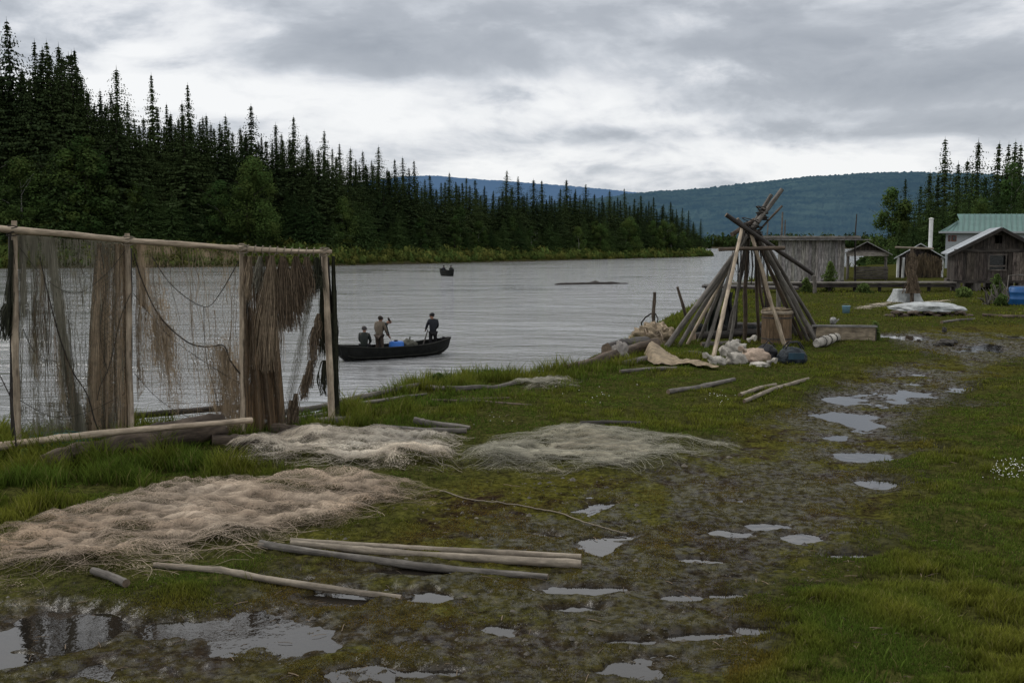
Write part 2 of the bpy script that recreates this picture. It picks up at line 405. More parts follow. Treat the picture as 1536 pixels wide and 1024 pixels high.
# ---------- hills ----------
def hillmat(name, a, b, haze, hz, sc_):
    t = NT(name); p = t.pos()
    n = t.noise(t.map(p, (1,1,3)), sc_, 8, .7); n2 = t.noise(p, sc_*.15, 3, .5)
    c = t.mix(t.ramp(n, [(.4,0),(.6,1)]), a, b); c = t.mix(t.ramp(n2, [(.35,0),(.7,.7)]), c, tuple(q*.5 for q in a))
    d = t.n('ShaderNodeBsdfDiffuse'); t.l(c, d.inputs[0]); e = t.n('ShaderNodeEmission'); e.inputs[0].default_value = (*haze, 1); e.inputs[1].default_value = 1  # distance haze painted into the hill surface as a constant glow
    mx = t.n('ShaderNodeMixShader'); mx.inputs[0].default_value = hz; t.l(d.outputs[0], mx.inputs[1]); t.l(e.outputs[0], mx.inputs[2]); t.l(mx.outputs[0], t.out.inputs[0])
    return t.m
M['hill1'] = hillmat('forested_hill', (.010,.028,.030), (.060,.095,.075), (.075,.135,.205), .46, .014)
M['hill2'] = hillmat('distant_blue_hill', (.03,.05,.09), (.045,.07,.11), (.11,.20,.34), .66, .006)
def hill(name, prof, D, depth, mat, jit, label, seed):
    px = np.arange(prof[0][0], prof[-1][0], 2.5); py = np.interp(px, [q[0] for q in prof], [q[1] for q in prof])
    x = (px-768)/F*D; top = CAMH+(364-py)/F*D; n = len(px); rows = 46
    V_ = []
    for j in range(rows):
        k = j/(rows-1)
        prf = math.sin(min(1, k/.8)*math.pi/2)**1.1 if k < .8 else 1-(k-.8)*1.5
        yy = D-depth*.8+depth*k
        zz = WL+(top-WL)*prf*(1+.16*(fbm(x/D*9, np.full(n, k*3.), seed, 4)-.5)*math.sin(min(1,k/.8)*math.pi))
        zz = zz+jit*(vn(px*.9, np.full(n, j*7.3), seed+2)+.6*vn(px*.33, np.full(n, j*3.1), seed+5)-.8)*(k > .02)
        V_.append(np.stack([x*yy/D, np.full(n, yy), zz], -1))
    V_ = np.array(V_); I = np.arange(rows*n).reshape(rows, n)
    fq = np.stack([I[:-1,:-1], I[:-1,1:], I[1:,1:], I[1:,:-1]], -1).reshape(-1, 4)
    o = nmesh(name, V_.reshape(-1, 3), fq, mat, False, kind='structure'); o['label'] = label
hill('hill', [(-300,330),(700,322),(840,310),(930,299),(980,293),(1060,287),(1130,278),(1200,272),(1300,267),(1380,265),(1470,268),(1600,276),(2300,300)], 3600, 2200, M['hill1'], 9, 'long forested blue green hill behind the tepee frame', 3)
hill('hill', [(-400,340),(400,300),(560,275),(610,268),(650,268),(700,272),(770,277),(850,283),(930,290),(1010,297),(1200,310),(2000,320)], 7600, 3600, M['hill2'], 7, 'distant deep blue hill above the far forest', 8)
# ---------- sky ----------
SUN_EL, SUN_AZ = R(48), R(-60)      # sun high, ahead and to the left behind cloud
w = bpy.data.worlds.new('World'); bpy.context.scene.world = w; w.use_nodes = True; nt = w.node_tree
class WT(NT):
    def __init__(s): s.t = nt
W = WT(); bg = nt.nodes['Background']
sky = W.n('ShaderNodeTexSky', sky_type='NISHITA'); sky.sun_disc = False; sky.sun_elevation = SUN_EL; sky.sun_rotation = SUN_AZ
tc = W.n('ShaderNodeTexCoord').outputs['Generated']
sp = W.n('ShaderNodeSeparateXYZ'); W.l(tc, sp.inputs[0]); dx, dy, dz = sp.outputs
def sph(scale, loc=(0,0,0)): return W.map(tc, scale, loc=loc)
warp = W.n('ShaderNodeTexNoise'); W.l(sph((2.2,2.2,6)), warp.inputs['Vector']); warp.inputs['Scale'].default_value = 1.0; warp.inputs['Detail'].default_value = 3
wv = W.n('ShaderNodeVectorMath', operation='MULTIPLY_ADD'); W.l(warp.outputs['Color'], wv.inputs[0]); wv.inputs[1].default_value = (.22,.22,.10); W.l(tc, wv.inputs[2])
def fld(scale, loc, det, rg_): return W.noise(W.map(wv.outputs[0], scale, loc=loc), 1.0, det, rg_)
c1 = fld((2.6,2.6,7.5), (2.3,1.7,.2), 8, .55); c2 = fld((8,8,19), (5.1,.4,.7), 8, .58)
c1b = fld((2.6,2.6,7.5), (2.3,1.7,.2-.22), 8, .55); c2b = fld((8,8,19), (5.1,.4,.7-.26), 8, .58)
dens = W.math('ADD', W.math('MULTIPLY', c1, .62), W.math('MULTIPLY', c2, .38))
rel = W.math('ADD', W.math('SUBTRACT', c1b, c1), W.math('MULTIPLY', W.math('SUBTRACT', c2b, c2), .6))
dens = W.math('SUBTRACT', dens, W.math('MULTIPLY', rel, .60))
low = W.n('ShaderNodeMapRange', interpolation_type='SMOOTHSTEP'); W.l(dz, low.inputs['Value']); low.inputs['From Min'].default_value = .17; low.inputs['From Max'].default_value = .06; low.inputs['To Min'].default_value = 0; low.inputs['To Max'].default_value = .028
dens = W.math('SUBTRACT', dens, low.outputs[0])
hi = W.n('ShaderNodeMapRange', interpolation_type='SMOOTHSTEP'); W.l(dz, hi.inputs['Value']); hi.inputs['From Min'].default_value = .22; hi.inputs['From Max'].default_value = .36; hi.inputs['To Min'].default_value = 0; hi.inputs['To Max'].default_value = .19
dens = W.math('SUBTRACT', dens, hi.outputs[0])
dens = W.math('SUBTRACT', dens, .02)
azn = W.math('ARCTAN2', dx, dy); eln = W.math('ARCSINE', dz)
def blob(px, py, rx, ry, amt, wob=.35):
    """cloud mass in a sky direction (azimuth, elevation)"""
    a, b, c = ray(px, py); L = math.sqrt(a*a+b*b+c*c)
    ax = math.atan2(a, b); el = math.asin(c/L)
    u = W.math('DIVIDE', W.math('SUBTRACT', azn, ax), rx/F); v_ = W.math('DIVIDE', W.math('SUBTRACT', eln, el), ry/F)
    q = W.math('SQRT', W.math('ADD', W.math('MULTIPLY', u, u), W.math('MULTIPLY', v_, v_)))
    q = W.math('ADD', q, W.math('MULTIPLY', W.math('SUBTRACT', c2, .5), wob*6))
    k = W.n('ShaderNodeMapRange', interpolation_type='SMOOTHSTEP'); W.l(q, k.inputs['Value'])
    k.inputs['From Min'].default_value = 1.6; k.inputs['From Max'].default_value = .55; k.inputs['To Min'].default_value = 0; k.inputs['To Max'].default_value = amt
    return k.outputs[0]
for b in [(600,55,230,62,.20),(800,60,130,50,.12),(1300,95,300,50,.15),(1480,150,130,50,.08),(60,30,170,50,.04),(300,100,150,60,-.07),(950,140,150,40,-.06),(150,130,140,60,-.05),(1000,262,420,20,-.09),(1300,190,260,14,.09),(880,205,170,12,.05),(60,160,80,60,.04),(1080,30,160,40,.06),(600,130,200,14,-.06),(1050,235,300,10,-.05),(860,180,120,25,-.05)]:
    dens = W.math('ADD', dens, blob(*b))
cc = W.ramp(dens, [(.33,(.80,.805,.81)),(.41,(.73,.74,.755)),(.475,(.625,.64,.67)),(.535,(.50,.525,.565)),(.62,(.385,.41,.45)),(.80,(.30,.325,.365))])
skys = W.n('ShaderNodeMix', data_type='RGBA'); skys.inputs[0].default_value = .94
mul = W.n('ShaderNodeVectorMath', operation='SCALE'); W.l(sky.outputs[0], mul.inputs[0]); mul.inputs['Scale'].default_value = 1.0
ccs = W.n('ShaderNodeVectorMath', operation='SCALE'); W.l(cc, ccs.inputs[0]); ccs.inputs['Scale'].default_value = 10.0
W.l(mul.outputs[0], skys.inputs[6]); W.l(ccs.outputs[0], skys.inputs[7]); W.l(skys.outputs[2], bg.inputs[0]); bg.inputs[1].default_value = .118
# ---------- sun, camera ----------
sd_ = bpy.data.lights.new('sun', 'SUN'); sd_.energy = 1.5; sd_.angle = R(14); sd_.color = (1,.96,.9)
so = bpy.data.objects.new('sun', sd_); C.objects.link(so)
dv = Vector((math.sin(SUN_AZ)*math.cos(SUN_EL), math.cos(SUN_AZ)*math.cos(SUN_EL), math.sin(SUN_EL)))
so.rotation_euler = dv.to_track_quat('Z', 'Y').to_euler(); so.location = (0, 0, 50)
cd = bpy.data.cameras.new('camera'); co = bpy.data.objects.new('camera', cd); C.objects.link(co)
cd.sensor_width = 36; cd.lens = 35; cd.clip_start = .1; cd.clip_end = 30000
co.location = (0, 0, CAMH); co.rotation_euler = (math.pi/2-TH, 0, 0)
scn = bpy.context.scene; scn.camera = co
scn.view_settings.view_transform = 'Standard'; scn.view_settings.look = 'None'; scn.view_settings.exposure = 0; scn.view_settings.gamma = 1
scn.render.engine = 'CYCLES'; scn.cycles.use_denoising = True
scn.cycles.max_bounces = 6; scn.cycles.transparent_max_bounces = 24; scn.cycles.diffuse_bounces = 3; scn.cycles.glossy_bounces = 3
# ================= trees =================
def quads_from(P, Uv, Vv):
    """leaf faces: centres P with half-axes U,V"""
    v = np.stack([P-Uv-Vv, P+Uv-Vv, P+Uv+Vv, P-Uv+Vv], 1).reshape(-1, 3)
    return v, np.arange(len(v)).reshape(-1, 4)
def spruce_mesh(seed, h=20., spread=.13, green=False, ragged=.35):
    rg = np.random.default_rng(seed); P = []; Uu = []; Vv = []; col = []
    z = h*.06; 
    while z < h*.985:
        k = z/h; Rm = h*spread*2.7*((1-k)**.92)*min(1,.55+1.0*k)*(.75+ragged*rg.random())+.10
        nb = int(6+7*(1-k)+rg.integers(0, 2)); a0 = rg.random()*6.28
        if rg.random() < .10: Rm *= .45
        for b in range(nb):
            a = a0+6.28*b/nb+rg.normal(0, .35); L = Rm*rg.uniform(.35, 1.25)*(1.5 if rg.random() < .06 else 1); nc = max(2, int(L/.28))
            dirv = np.array([math.cos(a), math.sin(a), 0]); side = np.array([-math.sin(a), math.cos(a), 0])
            for c in range(nc):
                r = L*(c+.6)/nc; dz = -r*.38+(r/L)**2*L*.16
                p = dirv*r+np.array([0, 0, z+dz-.03*rg.random()])+side*rg.normal(0, .07)
                w = (.34*(1-.5*c/nc))*(.34+.85*(1-k)); hh = rg.uniform(.12, .26)*(.5+.8*(1-k))
                dn = np.array([0,0,-1.])*hh+dirv*.04
                P.append(p+dn*.5); ax = dirv*w*.8+side*w*rg.normal(0, .7)
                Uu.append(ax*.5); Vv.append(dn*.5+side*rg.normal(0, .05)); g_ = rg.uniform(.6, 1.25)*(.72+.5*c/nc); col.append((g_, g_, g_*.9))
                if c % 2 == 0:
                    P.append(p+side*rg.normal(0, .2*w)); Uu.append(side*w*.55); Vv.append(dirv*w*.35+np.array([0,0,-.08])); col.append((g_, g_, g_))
        z += h*.0165*rg.uniform(.45, 1.75)*(1.12-.62*k)
    for q in np.linspace(h*.93, h, 7):
        for a in (0, 1.57): P.append(np.array([0,0,q])); Uu.append(np.array([math.cos(a), math.sin(a), 0])*.07*(1.15-(q/h-.93)*14)); Vv.append(np.array([0,0,h*.009])); col.append((.9,.9,.9))
    v, f = quads_from(np.array(P), np.array(Uu), np.array(Vv))
    return v, f, np.repeat(np.array(col), 4, 0)
def leafy_mesh(seed, h=14., w=.30, n=6500, lsz=.12):
    rg = np.random.default_rng(seed); blobs = []
    for i in range(38):
        k = rg.uniform(.12, .97); r = h*w*(math.sin(min(1, (1.03-k)/.62)*1.57))*rg.uniform(.15, .85); a = rg.random()*6.28
        blobs.append((math.cos(a)*r, math.sin(a)*r, k*h, h*w*rg.uniform(.18, .38)))
    P = []; Uu = []; Vv = []; col = []
    per = n//len(blobs)
    for (x, y, z, s) in blobs:
        d = rg.normal(size=(per, 3)); d /= np.linalg.norm(d, axis=1)[:, None]
        rr_ = s*rg.uniform(.55, 1.15, (per, 1)); p = np.array([x, y, z])+d*rr_*np.array([1, 1, 1.25]); p[:, 2] += .05*s
        t1 = np.cross(d, rg.normal(size=(per, 3))); t1 /= np.linalg.norm(t1, axis=1)[:, None]; t2 = np.cross(d, t1)+d*rg.normal(0, .5, (per, 1))
        q = rg.uniform(.5, 1.2, (per, 1))*lsz
        P.append(p); Uu.append(t1*q); Vv.append(t2*q*.6); tone = rg.uniform(.75, 1.25)
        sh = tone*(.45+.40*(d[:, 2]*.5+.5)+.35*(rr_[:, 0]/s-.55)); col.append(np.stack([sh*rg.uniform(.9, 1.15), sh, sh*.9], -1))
    v, f = quads_from(np.concatenate(P), np.concatenate(Uu), np.concatenate(Vv))
    return v, f, np.repeat(np.concatenate(col), 4, 0)
def make_data(tag_, gen, mat, trunk_fn, tmat):
    v, f, c = gen; o = nmesh('crown', v, f, mat, False, {'col': c}); m = o.data; bpy.data.objects.remove(o)
    mb = MB(); trunk_fn(mb); o = mb.build('trunk', tmat, smooth=True); tm = o.data; bpy.data.objects.remove(o)
    return m, tm
def trunk_straight(h, r):
    return lambda mb: mb.tube([(0,0,-1),(0,0,h*.3),(0,0,h*.7),(0,0,h*.97)], [r, r*.8, r*.4, r*.08], 7)
def trunk_leafy(h, r, s):
    def fn(mb):
        rg = random.Random(s); pts = [Vector((rg.uniform(-.02,.02)*h*k, rg.uniform(-.02,.02)*h*k, h*k*.92-(1 if k == 0 else 0))) for k in (0,.25,.5,.75,1)]
        mb.tube(pts, [r, r*.85, r*.6, r*.35, r*.1], 7)
        for i in range(7):
            k = rg.uniform(.2,.8); b = Vector((0,0,h*k*.92)); a = rg.uniform(0,6.28); q = h*.2
            mb.tube([b, b+Vector((math.cos(a)*q*.5, math.sin(a)*q*.5, q*.5)), b+Vector((math.cos(a)*q, math.sin(a)*q, q*.9))], [r*.35, r*.2, r*.05], 5)
    return fn
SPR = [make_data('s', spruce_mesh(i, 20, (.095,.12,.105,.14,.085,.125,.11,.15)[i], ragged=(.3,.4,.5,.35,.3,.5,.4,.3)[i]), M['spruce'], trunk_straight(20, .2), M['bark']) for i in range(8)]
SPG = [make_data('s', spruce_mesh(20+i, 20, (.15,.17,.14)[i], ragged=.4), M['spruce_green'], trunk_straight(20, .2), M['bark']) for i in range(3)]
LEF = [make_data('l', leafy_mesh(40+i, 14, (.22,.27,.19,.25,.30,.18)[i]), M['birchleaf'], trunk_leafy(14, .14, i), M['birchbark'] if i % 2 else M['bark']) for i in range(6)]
def tree(name, data, h0, loc, h, wscale, label, cat, group, rot):
    e = thing(name, label, cat, loc, group); s = h/h0
    for nm, d in (('crown', data[0]), ('trunk', data[1])):
        o = bpy.data.objects.new(nm, d); C.objects.link(o); o.parent = e
    e.scale = (s*wscale, s*wscale, s); q_ = random.Random(int(loc[0]*100)); e.rotation_euler = (q_.gauss(0, .014), q_.gauss(0, .014), rot)
    return e
fx = [U(p[0], p[1], WL) for p in far_px]
def shoreY(px): return float(np.interp(px, [p[0] for p in far_px], [q[1] for q in fx]))
def far_tree(px, top, inland, kind, label, cat, group, seed, wmul=1.0):
    Yd = shoreY(px)+inland; x = (px-768)/F*Yd; z = gz(x, Yd); zt = V(px, top, Yd)[2]; h = max(3, zt-z+.3)
    rg = random.Random(seed)
    if kind == 's': return tree('spruce_tree', SPR[rg.randrange(8)], 20, (x, Yd, z-.3), h, wmul*rg.uniform(.85,1.1)*(20/h)**.15, label, cat, group, rg.uniform(0, 6.28))
    if kind == 'g': return tree('spruce_tree', SPG[rg.randrange(3)], 20, (x, Yd, z-.3), h, wmul*rg.uniform(.9,1.15), label, cat, group, rg.uniform(0, 6.28))
    return tree('birch_tree', LEF[rg.randrange(6)], 14, (x, Yd, z-.3), h, wmul*rg.uniform(.8,1.15), label, cat, group, rg.uniform(0, 6.28))
SKY = [(-40,60),(-2,50),(12,92),(34,28),(50,110),(66,60),(86,60),(100,66),(118,76),(131,73),(162,135),(185,100),(200,150),(212,178),(222,174),(238,111),(258,155),(268,168),(279,152),(291,125),(318,171),(343,171),(366,190),(381,157),(398,205),(416,184),(427,200),(445,174),(461,200),(474,212),(489,195),(500,222),(512,215),(527,221),(536,238),(549,226),(561,240),(570,218),(583,252),(596,238),(607,235),(625,240),(640,268),(650,262),(675,258),(686,272),(700,266),(714,269),(726,278),(740,285),(757,255),(767,280),(778,264),(790,288),(800,268),(812,270),(825,292),(838,282),(850,268),(862,283),(878,275),(890,290),(902,292),(914,285),(926,295),(938,282),(950,297),(960,292),(970,300),(980,295),(993,306),(1005,302),(1012,313),(1022,311),(1030,315),(1038,332),(1049,328)]
special = {(34,28):'tallest narrow dark spruce, a lone spire above the left end of the net rack', (185,100):'slim spire spruce standing clear of its neighbours above the second rack post', (238,111):'tall pointed spruce rising alone left of a lower pair of spires',
 (291,125):'tall thin spruce with bare looking stem, right of a shorter twin', (381,157):'broad topped pale edged spruce with layered boughs above the third rack post', (66,60):'leftmost spruce of the tall five tree clump at upper left',
 (131,73):'rightmost tall spruce of the dense clump at upper left, with ragged drooping boughs', (445,174):'tall slim spruce spire just left of the rack rail end', (1049,328):'small dark spruce standing apart at the far tip of the wooded bank', (757,255):'tallest spire in the middle of the far bank, above the driftwood bar', (162,135):'short full spruce left of the slim spire spruce'}
zones = [(-999,140,'dark spruce spire of the tall clump behind the left end of the net rack'),(140,300,'dark spruce spire behind the first bays of the net rack'),(300,500,'dark spruce spire on the skyline behind the right half of the net rack'),(500,660,'dark spruce spire on the skyline above the two boats'),(660,850,'dark spruce spire on the skyline between far boat and driftwood bar'),(850,1200,'small dark spruce spire on the skyline near the far tip of the wooded bank')]
def zone(px, Z_): 
    for a, b, l in Z_:
        if a <= px < b: return l
for i, (px, py) in enumerate(SKY):
    sp_ = special.get((px, py)); z_ = zone(px, zones)
    far_tree(px, py, rnd.uniform(16, 30), 's', sp_ or z_, 'spruce tree', None if sp_ else 'skyline: '+z_, 100+i, (1.12 if px < 300 else 1.22)*(1.35 if (px,py)==(381,157) else 1))
env = lambda px: float(np.interp(px, [s_[0] for s_ in SKY], [s_[1] for s_ in SKY]))
envs = lambda px: max(env(px-14), env(px), env(px+14), env(px-7), env(px+7))
z2 = [(-999,300,'dark green spruce below the skyline, behind the left half of the net rack'),(300,600,'dark green spruce below the skyline, behind the right half of the net rack'),(600,1200,'dark green spruce below the skyline, in the forest right of the net rack')]
px = -60.
i = 0
while px < 1045:
    t_ = envs(px)+rnd.uniform(3, 22)*(1.3-.8*px/1050); bot = float(np.interp(px, [0, 1050], [330, 362]))
    l_ = zone(px, z2); far_tree(px, min(t_, bot), rnd.uniform(12, 24), 's', l_, 'spruce tree', l_, 300+i, 1.5)
    px += rnd.uniform(5, 10.5); i += 1
z3 = [(-999,300,'tall leafy green tree on the far bank behind the left half of the net rack'),(300,600,'tall leafy green tree on the far bank behind the right half of the net rack'),(600,1200,'leafy green tree on the far bank right of the net rack')]
px = -60.
while px < 1040:
    base = float(np.interp(px, [0, 400, 700, 1040], [395, 392, 385, 370])); tp = envs(px)
    top = tp+(base-tp)*rnd.uniform(.38, .68)
    k = 'g' if rnd.random() < .45 else 'l'
    l_ = zone(px, z3) if k == 'l' else zone(px, [(a, b, q.replace('dark green', 'paler green')) for a, b, q in z2]); far_tree(px, top, rnd.uniform(6, 12), k, l_, 'leafy tree' if k == 'l' else 'spruce tree', l_, 600+i, 1.25 if k == 'l' else 1.2)
    px += rnd.uniform(8, 17)*(1-.35*max(0, px)/1050); i += 1
for k_, (px, py, h_) in enumerate([(385,245,1),(340,290,1),(140,200,1),(330,270,.9),(400,300,1.1)]):
    l_ = ['bright green leafy tree bulging from the forest above the third rack post','rounded bright leafy tree low in the forest, left of the third rack post','yellowish green leafy tree below the dense spruce clump','leafy tree with pale stem standing left of the broad topped spruce','lowest bright round leafy tree above the hanging net bundles'][k_]
    far_tree(px, py, 7, 'l', l_, 'leafy tree', None, 900+k_, 1.4)
# shoreline scrub
def scrub(name, pts, label, cat, mat, seed, lsz=.32, per=150):
    rg = np.random.default_rng(seed); P = []; Uu = []; Vv = []; col = []
    for (x, y, z, s, hs) in pts:
        d = rg.normal(size=(per, 3)); d /= np.linalg.norm(d, axis=1)[:, None]; d[:, 2] = np.abs(d[:, 2])*1.0-.12
        rr_ = rg.uniform(.6, 1.12, (per, 1)); p = np.array([x, y, z])+d*rr_*np.array([s, s, hs])
        t1 = np.cross(d, rg.normal(size=(per, 3))); t1 /= np.linalg.norm(t1, axis=1)[:, None]+1e-6; t2 = np.cross(d, t1)+np.array([0,0,.6])
        q = rg.uniform(.5, 1.2, (per, 1))*lsz*min(1.5, max(.6, s/2)); P.append(p); Uu.append(t1*q*.6); Vv.append(t2*q)
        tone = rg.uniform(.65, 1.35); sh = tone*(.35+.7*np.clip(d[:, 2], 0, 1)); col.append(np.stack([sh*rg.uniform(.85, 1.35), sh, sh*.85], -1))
    v, f = quads_from(np.concatenate(P), np.concatenate(Uu), np.concatenate(Vv))
    return tag(nmesh(name, v, f, mat, False, {'col': np.repeat(np.concatenate(col), 4, 0)}), label, cat, kind='stuff')
pts = []
px = -120.
while px < 1062:
    Y0 = shoreY(px)
    for q in range(5):
        inl = rnd.uniform(.3, 11); Yd = Y0+inl; x = (px+rnd.uniform(-6, 6)-768)/F*Yd
        s = rnd.uniform(1.1, 2.4)*(.5+.5*min(1, inl/5)); pts.append((x, Yd, gz(x, Yd)-.2, s, s*rnd.uniform(.9, 1.5)))
    px += 3.6*(1-.4*max(0, px)/1060)
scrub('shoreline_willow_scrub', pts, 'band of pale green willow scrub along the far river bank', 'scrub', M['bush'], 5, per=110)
# dark wood behind the first rows
pts = []
px = -120.
while px < 1050:
    Y0 = shoreY(px); tp = env(px)
    for q in range(3):
        Yd = Y0+rnd.uniform(14, 40); x = (px-768)/F*Yd; z = gz(x, Yd); zt = V(px, tp+35+.1*(380-tp), Yd)[2]; h = max(2, (zt-z))*rnd.uniform(.35, .9)
        pts.append((x, Yd, z, 3.2, h))
    px += 5
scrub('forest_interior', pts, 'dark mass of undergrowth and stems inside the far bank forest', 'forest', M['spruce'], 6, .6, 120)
# far low woods beyond the bend
pts = []
for i in range(420):
    px = rnd.uniform(1000, 1700); Yd = rnd.uniform(830, 1000); x = (px-768)/F*Yd
    pts.append((x, Yd, gz(x, Yd), 4, rnd.uniform(8, 13)))
for i in range(200):
    px = rnd.uniform(1290, 1650); Yd = rnd.uniform(190, 260); x = (px-768)/F*Yd
    pts.append((x, Yd, gz(x, Yd), 2.5, rnd.uniform(3, 6.5)))
scrub('distant_woods', pts, 'low dark woods beyond the river bend under the hill', 'woods', M['spruce_green'], 7, .8, 50)
# trees behind the village
RT = [(1415,203,125,'s'),(1430,240,122,'s'),(1441,236,130,'s'),(1458,206,128,'s'),(1480,211,126,'s'),(1500,211,120,'s'),(1508,208,130,'s'),(1521,212,128,'s'),(1534,222,120,'s'),(1552,200,125,'s'),(1580,220,125,'s'),(1384,254,118,'s'),(1400,262,115,'s'),(1352,264,112,'s'),(1373,275,122,'g'),(1450,250,110,'g'),(1470,262,112,'g'),(1516,268,112,'g'),(1338,278,112,'l'),(1393,285,108,'g'),(1428,272,108,'g'),(1446,290,106,'g'),(1492,270,104,'g'),(1508,245,115,'l'),(1530,270,104,'g'),(1560,262,104,'l'),(1410,300,102,'g'),(1366,318,104,'g'),(1465,300,100,'l'),(1345,330,108,'g')]
rl = {'s': 'tall dark spruce in the wood behind the green roofed house', 'g': 'bushy green spruce in the wood behind the green roofed house', 'l': 'leafy green tree in the wood behind the green roofed house'}
for i, (px, py, Yd, k) in enumerate(RT):
    x = (px-768)/F*Yd; z = gz(x, Yd); h = V(px, py, Yd)[2]-z
    lab, grp = rl[k], rl[k]
    if i == 0: lab, grp = 'tallest spruce spire left of the green roofed house', None
    if px == 1458: lab, grp = 'tall pointed spruce directly above the green roof ridge, second highest spire', None
    if px == 1338: lab, grp = 'wispy pale leafy tree at the left edge of the wood, against the hill', None
    if px == 1352: lab, grp = 'small spruce at the left edge of the wood, against the hill', None
    D_, h0, nm, cat = (SPR[i % 8], 20, 'spruce_tree', 'spruce tree') if k == 's' else (SPG[i % 3], 20, 'spruce_tree', 'spruce tree') if k == 'g' else (LEF[i % 6], 14, 'birch_tree', 'leafy tree')
    tree(nm, D_, h0, (x, Yd, z-.2), h, {'s': 1.15, 'g': 1.2, 'l': 1.1}[k]*rnd.uniform(.9, 1.1), lab, cat, grp, rnd.uniform(0, 6))
# ================= grass =================
rg = np.random.default_rng(11)
def blades(px, py, hfun, wmin, seed, bend=.5, dens=None):
    """grass blades rooted at the ground points seen from sampled sight lines"""
    u = (px-768)/F; v = (512-py)/F; b = CT+ST*v; c = -ST+CT*v; t_ = -CAMH/c; x = u*t_; y = b*t_
    return x, y
def grass(n, pxr, pyr, seed, mode):
    rg = np.random.default_rng(seed)
    px = rg.uniform(*pxr, n); py = rg.uniform(*pyr, n)
    x, y = blades(px, py, None, 0, 0); x = x+rg.normal(0, .02, n); y = y+rg.normal(0, .02, n)
    z, s, mud, pf, f = ground(x, y)
    cl = fbm(x*1.6, y*1.6, 41, 3); cl2 = fbm(x*5, y*5, 43, 3)
    keep = (s > -2.2) & (f < 0)
    # netting and logs flatten the grass
    nn = np.maximum.reduce([poly_sd(x, y, q) for q in NETP])
    d = np.hypot(x, y)
    if mode == 'turf':
        pr = (1-mud)*.9*np.clip((cl2-.30)*4,.25,1)+mud*np.clip((cl2-.36)*5, 0, .95)*np.clip((cl-.36)*4, .10, 1)
        pr = pr*np.clip((cl2-.34)*7,.15,1)*(1-.82*ss(.1, .5, pf)); pr = np.where(nn > .05, pr*.06, pr)
        lush = (1-mud)*np.clip(.12+(cl-.46)*3.6, .05, 1)
        h = (.010+.050*lush)*rg.uniform(.5, 1.3, n)
        edge = ss(2.2, .2, s)*ss(-2.2, -.5, s); h = h+edge*.13*rg.uniform(.3, 1.3, n)*np.clip((cl-.3)*3, .2, 1)
        h = h*(1-.5*mud); h = np.where(nn > -.1, h*.5, h)
        # mown short moss lawn between the drying area and the track
        sh = poly_sd(x, y, LAWN); h = np.where(sh > 0, np.minimum(h, .035+.03*cl2), h)
        h = h*np.clip(1+(d-14)*.02, 1, 2.2)
    else:   # tall tufts
        tuft = fbm(x*3.1, y*3.1, 47, 2)
        edge = ss(2.6, .3, s)*ss(-2.4, -.2, s); lz = poly_sd(x, y, LUSH); lz = ss(-.2, .3, lz)
        rt = ss(.3, 1.5, -poly_sd(x, y, MUD))*ss(2.0, 4, x)*ss(26, 9, y)*.10*np.clip((cl-.5)*8, 0, 1)
        pr = np.clip(edge*.8+lz+rt+(1-mud)*.05, 0, 1)*np.clip((tuft-.38)*6, 0, 1)
        pr = np.where(nn > .02, 0, pr)*(1-ss(.2, .6, pf))
        h = rg.uniform(.5, 1.25, n)*(.06+.15*edge*np.clip((cl-.40)*6, .2, 1.2)+.12*lz)*np.clip(tuft*1.6, .5, 1.2)*np.clip(1+(d-14)*.01, 1, 1.5)
        h = np.where((x < 0) & (lz < .1), h*1.15, h)*np.where((x > 1.2) & (y < 40) & (s < 3), .6, 1)
    k = keep & (rg.random(n) < pr)
    x, y, z, h, s, mud, cl, cl2, d = [q[k] for q in (x, y, z, h, s, mud, cl, cl2, d)]; n = len(x)
    z = np.maximum(z, -2.7)
    w = np.maximum(.0022+.012*h, d*.00042)*rg.uniform(.6, 1.2, n)
    a = rg.uniform(0, 6.28, n); ba = rg.uniform(0, 6.28, n); bd = h*rg.uniform(.15, .85, n)
    ox, oy = np.cos(a)*w, np.sin(a)*w; bx, by = np.cos(ba)*bd, np.sin(ba)*bd
    v = np.stack([np.stack([x-ox, y-oy, z-.01], -1), np.stack([x+ox, y+oy, z-.01], -1),
                  np.stack([x+ox*.8+bx*.35, y+oy*.8+by*.35, z+h*.55], -1), np.stack([x-ox*.8+bx*.35, y-oy*.8+by*.35, z+h*.55], -1),
                  np.stack([x+bx, y+by, z+h], -1)], 1)
    base = np.arange(n)[:, None]*5
    tri = np.concatenate([base+np.array([0,1,2]), base+np.array([0,2,3]), base+np.array([3,2,4])])
    tone = rg.uniform(.55, 1.25, n)*(.35+.5*cl+.8*cl2); dry = (rg.random(n) < .07)
    rd = 1+.35*mud*rg.random(n)+.30*np.clip((cl-.47)*4, -.3, 1); gd = 1-.28*mud
    colb = np.stack([tone*rd, tone*gd, tone*.8], -1); colb[dry] = np.array([1.9, 1.25, 2.2])*tone[dry][:, None]
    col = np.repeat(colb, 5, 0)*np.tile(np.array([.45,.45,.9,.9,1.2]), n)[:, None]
    return v.reshape(-1, 3), tri, col
NETA = [(-60,815),(130,770),(250,735),(330,728),(480,722),(640,728),(668,742),(640,760),(560,780),(470,800),(400,835),(250,870),(150,885),(40,905),(-60,905)]
NETB = [(300,690),(360,665),(440,655),(580,652),(700,662),(712,690),(700,716),(560,716),(430,712),(330,706)]
NETC = [(668,676),(760,658),(880,643),(1000,655),(1095,668),(1060,686),(960,712),(860,718),(740,720),(660,712)]
NETP = [[U(*p)[:2] for p in q] for q in (NETA, NETB, NETC)]
LAWN = [U(*p)[:2] for p in [(520,600),(760,590),(1120,580),(1250,560),(1180,620),(1090,660),(980,640),(860,632),(740,645),(560,645)]]
